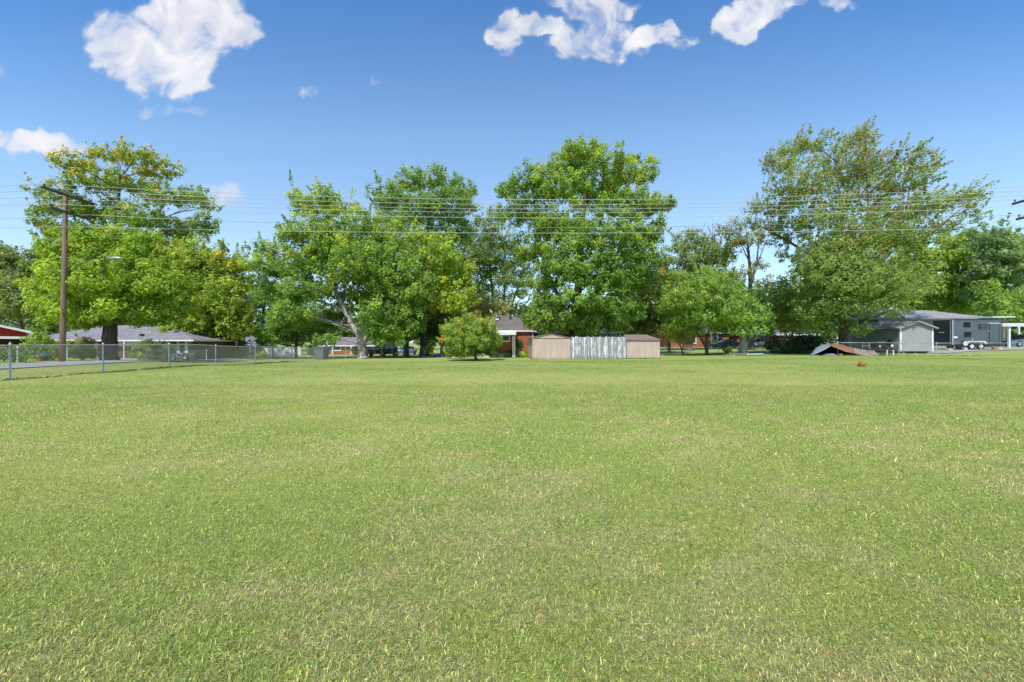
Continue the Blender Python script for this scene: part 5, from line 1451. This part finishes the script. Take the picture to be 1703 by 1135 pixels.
tree('background_tree', 'mid-green tree filling in behind the thin dying tree', 76, 1275,
     [(1262, 500, 34, 26), (1300, 510, 34, 26), (1232, 520, 30, 26), (1285, 535, 44, 20), (1340, 520, 30, 26), (1210, 470, 24, 24), (1330, 545, 36, 16)], None, [(.095, .125, .03), (.08, .11, .03)], fill=2.2, seed=48)
tree('shade_tree', 'open leaning tree with bent branches beside the dark evergreen shrub', 53, 1318,
     [(1296, 500, 34, 22), (1330, 512, 34, 24), (1290, 528, 26, 16), (1350, 505, 22, 20), (1318, 540, 30, 14), (1283, 515, 20, 22), (1310, 480, 20, 16), (1365, 530, 16, 12)], [[(1318, None, .16), (1314, 570, .13), (1322, 540, .1), (1345, 515, .04)], [(1315, 570, .1), (1298, 540, .06), (1288, 510, .02)]],
     [(.11, .14, .03), (.095, .13, .03), (.13, .15, .03)], fill=1.9, seed=49, bark='bark_dark', L=.26)
bush('evergreen_shrub', 'wide very dark evergreen shrub left of the scrap heap', 54, 1320,
     [(1300, 576, 24, 11), (1330, 572, 26, 13), (1355, 576, 20, 12), (1318, 582, 36, 9, -1), (1345, 564, 16, 8)], [(.022, .042, .016), (.03, .05, .018)], fill=2.8, seed=50)
# the big right tree
tree('big_elm', 'huge sparse-crowned olive tree towering over the grey shed and scrap heap', 46.5, 1403,
     [(1298, 270, 26, 20), (1318, 250, 20, 14), (1348, 240, 28, 16), (1422, 240, 26, 20), (1440, 225, 14, 10), (1398, 280, 42, 34), (1328, 306, 42, 34), (1450, 280, 26, 28), (1515, 262, 26, 16), (1542, 276, 18, 14), (1500, 302, 40, 24), (1420, 328, 54, 36), (1348, 358, 46, 34),
      (1290, 345, 24, 20), (1258, 345, 18, 9), (1500, 348, 44, 28), (1560, 338, 38, 16), (1604, 326, 28, 14), (1622, 350, 14, 12), (1572, 372, 30, 16), (1452, 385, 48, 38), (1302, 395, 34, 16), (1270, 378, 20, 10), (1340, 425, 36, 16), (1520, 398, 38, 26),
      (1390, 445, 50, 42, -3), (1442, 478, 44, 40, -2), (1350, 485, 32, 34), (1400, 510, 46, 24, -4), (1500, 465, 38, 38), (1478, 520, 30, 10, -4), (1380, 400, 34, 30), (1420, 548, 20, 12, -3.5), (1370, 540, 26, 18, -2), (1400, 470, 56, 36, -5), (1365, 440, 36, 30, -4), (1440, 440, 44, 34, -4), (1470, 490, 36, 26, -4), (1345, 515, 30, 22, -3), (1420, 400, 40, 30, -4), (1480, 400, 34, 30, 3), (1395, 460, 54, 44, -4), (1445, 470, 46, 40, -3), (1355, 470, 34, 36, -3), (1385, 515, 48, 22, -3.5), (1500, 480, 34, 30, -2)],
     [[(1403, None, .5), (1402, 560, .42), (1402, 520, .36), (1404, 470, .3), (1402, 400, .18), (1396, 320, .1), (1385, 250, .04)], [(1403, 490, .24), (1430, 430, .17), (1444, 350, .1), (1440, 250, .04)], [(1403, 500, .22), (1470, 420, .14), (1505, 360, .08), (1520, 275, .04)], [(1402, 480, .24), (1350, 425, .16), (1290, 390, .09), (1255, 372, .03)],
      [(1440, 470, .2), (1510, 420, .14), (1570, 370, .08), (1615, 335, .03)]],
     [(.096, .128, .033), (.112, .136, .034), (.083, .114, .03)], fill=1.45, seed=51, flat=1.0, tip=(.14, .12, .04), tipfrac=.33, clump=.46, L=.24, W=.13, wind=(.7, 0, .3), shoot=.45, sdir=(.5, 0, .6), grow=1.25, droop=0, twigs=7, bark='bark')
lb = MB()
for pts in ([(1405, 505), (1378, 520), (1360, 524)], [(1405, 535), (1440, 540), (1470, 548)], [(1404, 520), (1455, 545), (1500, 520), (1535, 512)], [(1403, 545), (1375, 548), (1352, 547)]):
    pass
# far right trees
tree('shade_tree', 'dense yellow-green tree behind the right-hand house', 74, 1560,
     [(1560, 425, 44, 36), (1604, 402, 30, 22), (1540, 475, 38, 34), (1592, 470, 44, 40), (1622, 445, 34, 34), (1510, 450, 30, 34), (1570, 505, 44, 22), (1620, 500, 34, 26), (1520, 500, 34, 22)], None, [(.1, .135, .026), (.085, .12, .026), (.12, .15, .024)], fill=2.6, seed=61, tip=(.16, .17, .02), tipfrac=.14, r=.4, clump=.66)
tree('shade_tree', 'greyish green tree at the right edge below the crossarm ends', 66, 1668,
     [(1655, 402, 34, 32), (1690, 425, 32, 38), (1650, 455, 34, 36), (1692, 478, 34, 36), (1640, 490, 26, 22), (1720, 440, 40, 50), (1670, 440, 40, 40, -4)], None, [(.085, .115, .045), (.07, .1, .042), (.1, .125, .045)], fill=2.6, seed=62, r=.35, clump=.6)
tree('shade_tree', 'leafy bright tree low behind the trailer and carport', 60, 1665,
     [(1650, 505, 26, 14), (1680, 500, 24, 18), (1665, 520, 28, 12), (1700, 520, 26, 18), (1640, 480, 20, 16)], None, [(.10, .14, .025), (.085, .125, .025), (.115, .15, .03)], fill=1.9, seed=63, r=.15)

# shrubs
SH = [('mixed_hedge', 'dense mixed greenery between the left fence post and the utility pole', 32, 70, [(50, 586, 20, 11), (76, 588, 18, 10), (92, 586, 12, 11), (60, 578, 14, 7)], [(.06, .09, .025), (.1, .12, .03), (.05, .075, .02)]),
      ('mixed_hedge', 'tangled greenery between the utility pole and the thick maple trunk', 33.5, 140, [(120, 588, 12, 10), (138, 590, 14, 9), (154, 589, 10, 10), (130, 579, 12, 7)], [(.07, .095, .03), (.11, .12, .04), (.05, .075, .022)]),
      ('mixed_hedge', 'dark leafy growth behind the low fence at the extreme left edge', 29.5, 6, [(-10, 588, 20, 12), (12, 587, 16, 12), (28, 589, 12, 10)], [(.05, .08, .022), (.08, .1, .03)]),
      ('flowering_shrub', 'yellow-green shrub at the right corner of the red garage', 36, 62, [(62, 562, 14, 8), (55, 575, 14, 12), (72, 572, 12, 12), (64, 588, 18, 10)], YGREEN),
      ('flowering_shrub', 'pale yellow shrub immediately left of the utility pole', 37, 88, [(88, 573, 12, 7), (80, 582, 12, 8), (94, 585, 12, 9), (88, 593, 14, 6)], [(.14, .15, .03), (.12, .14, .03)]),
      ('garden_plant', 'low dark plants along the low white-posted fence at the left edge', 28.5, 30, [(10, 592, 16, 8), (30, 594, 16, 7), (48, 593, 14, 7), (20, 584, 12, 8)], [(.06, .09, .025), (.09, .12, .03)]),
      ('flowering_shrub', 'pink-tinged flowering shrub immediately right of the utility pole', 38, 136, [(128, 572, 12, 8), (145, 570, 12, 8), (135, 584, 16, 9), (150, 585, 10, 9), (124, 588, 10, 8)], [(.13, .15, .03), (.09, .12, .03), (.25, .15, .12)]),
      ('flowering_shrub', 'light green shrub between the maple trunk and the dark hedge', 44, 232, [(232, 578, 11, 8), (226, 588, 10, 9), (240, 590, 10, 8), (234, 584, 10, 8)], [(.11, .14, .03), (.09, .12, .03)]),
      ('hedge', 'tall dark green hedge under the eave of the hip-roofed house', 48, 258, [(250, 580, 14, 13), (268, 581, 14, 13), (284, 584, 10, 12), (240, 574, 12, 8)], DGREEN),
      ('hedge', 'short rounded hedge at the right end of the hip-roofed house', 47.5, 314, [(309, 594, 7, 5), (318, 594, 7, 5)], [(.09, .12, .025), (.075, .1, .025)]),
      ('tall_shrub', 'tall reddish-green shrub by the far road behind the fence', 57, 401, [(401, 577, 9, 8), (398, 588, 9, 9), (405, 589, 8, 8), (402, 569, 8, 4)], [(.07, .08, .03), (.11, .06, .035), (.05, .075, .025)]),
      ('round_shrub', 'small rounded green shrub beside the small black trash bin', 59, 367, [(363, 593, 7, 4.5), (371, 593, 7, 5)], [(.08, .11, .025)]),
      ('round_shrub', 'pale lime shrub behind the fence right of the reddish shrub', 57, 434, [(430, 592, 7, 4), (438, 592, 7, 5), (434, 590, 6, 4)], [(.12, .16, .03)]),
      ('round_shrub', 'brownish rounded shrub directly left of the blue-grey bin', 52, 524, [(518, 584, 9, 8), (526, 588, 9, 9), (522, 579, 9, 6)], [(.1, .1, .04), (.08, .095, .035)]),
      ('round_shrub', 'dark green shrub just left of the forked trunk against the orange brick', 70, 591, [(590, 582, 6, 7), (594, 588, 6, 6)], DGREEN),
      ('topiary_shrub', 'narrow dark column-shaped shrub against the orange brick wall', 49, 864, [(864, 568, 5, 6), (864, 578, 5, 8), (863, 587, 4, 6)], [(.02, .045, .016), (.03, .06, .02)]),
      ('round_shrub', 'bright lime shrub between the column-shaped shrub and the tan shed', 48.4, 873, [(869, 589, 5, 4), (876, 588, 6, 5), (880, 590, 5, 4)], [(.13, .18, .02)]),
      ('round_shrub', 'low dark shrub under the awning left of its post', 49.4, 845, [(841, 588, 6, 3.5), (848, 586, 6, 4.5)], [(.03, .055, .02)]),
      ('round_shrub', 'dark green shrub against the brick left of the awning window', 49.2, 822, [(821, 578, 6, 8), (824, 586, 5, 6)], [(.045, .08, .022)]),
      ('round_shrub', 'yellow-leaved shrub left of the orange ornament', 60, 717, [(716, 578, 6, 5), (722, 574, 5, 5), (712, 584, 5, 5)], [(.22, .2, .03), (.15, .17, .03)]),
      ('garden_plant', 'thin leafy weed growing left of the thick flared trunk', 50, 1212, [(1210, 584, 6, 3), (1216, 580, 4, 3), (1206, 580, 3, 3)], [(.08, .14, .03)]),
      ('round_shrub', 'green shrub in front of the distant orange brick house behind the fruit tree', 83, 1192, [(1188, 571, 6, 3.5), (1196, 571, 6, 3.5)], [(.1, .16, .03)])]
for i, (nm, lab, d, b, lo, co) in enumerate(SH):
    bush(nm, lab, d, b, lo, co, seed=100 + i, clump=.3, fill=2.4, cat='shrub' if nm != 'garden_plant' else 'plant', group=None, L=max(.09, 3.2 * d / F))
bush('dead_sapling', 'tiny dried brown sapling standing alone on the right side of the lawn', 24.5, 1433, [(1433, 604, 4.5, 4.5), (1430, 608, 5, 3), (1436, 608, 4, 3)], [(.2, .13, .03), (.14, .12, .03), (.24, .14, .05)], seed=140, L=.07, clump=.12, fill=1.6, cat='sapling')

# far woods closing the horizon
rg = random.Random(9); wl = []
xx = -190
while xx < 190:
    d = rg.uniform(112, 135); h = rg.uniform(9.5, 12.5) + max(0, xx) * .02; w = rg.uniform(4, 7)
    wl.append((xx, d, h * .45, w, w * .8, h * .55)); xx += w * rg.uniform(.55, .85)
    if rg.random() < .5: wl.append((xx, d + 3, h * .95, w * .55, w * .5, h * .28))
v, q, c = leaves(wl, .8, .55, 2.0, [(.07, .1, .035), (.055, .085, .03), (.085, .11, .035)], None, 0, .7, 1.5, .2, 99)
woods = np_mesh('distant_woods', v, q, M['leaf'], None, c); woods.location = (0, 0, -.4)
tag(woods, 'far-off mass of green woods closing the horizon behind the houses', 'woods', kind='stuff')
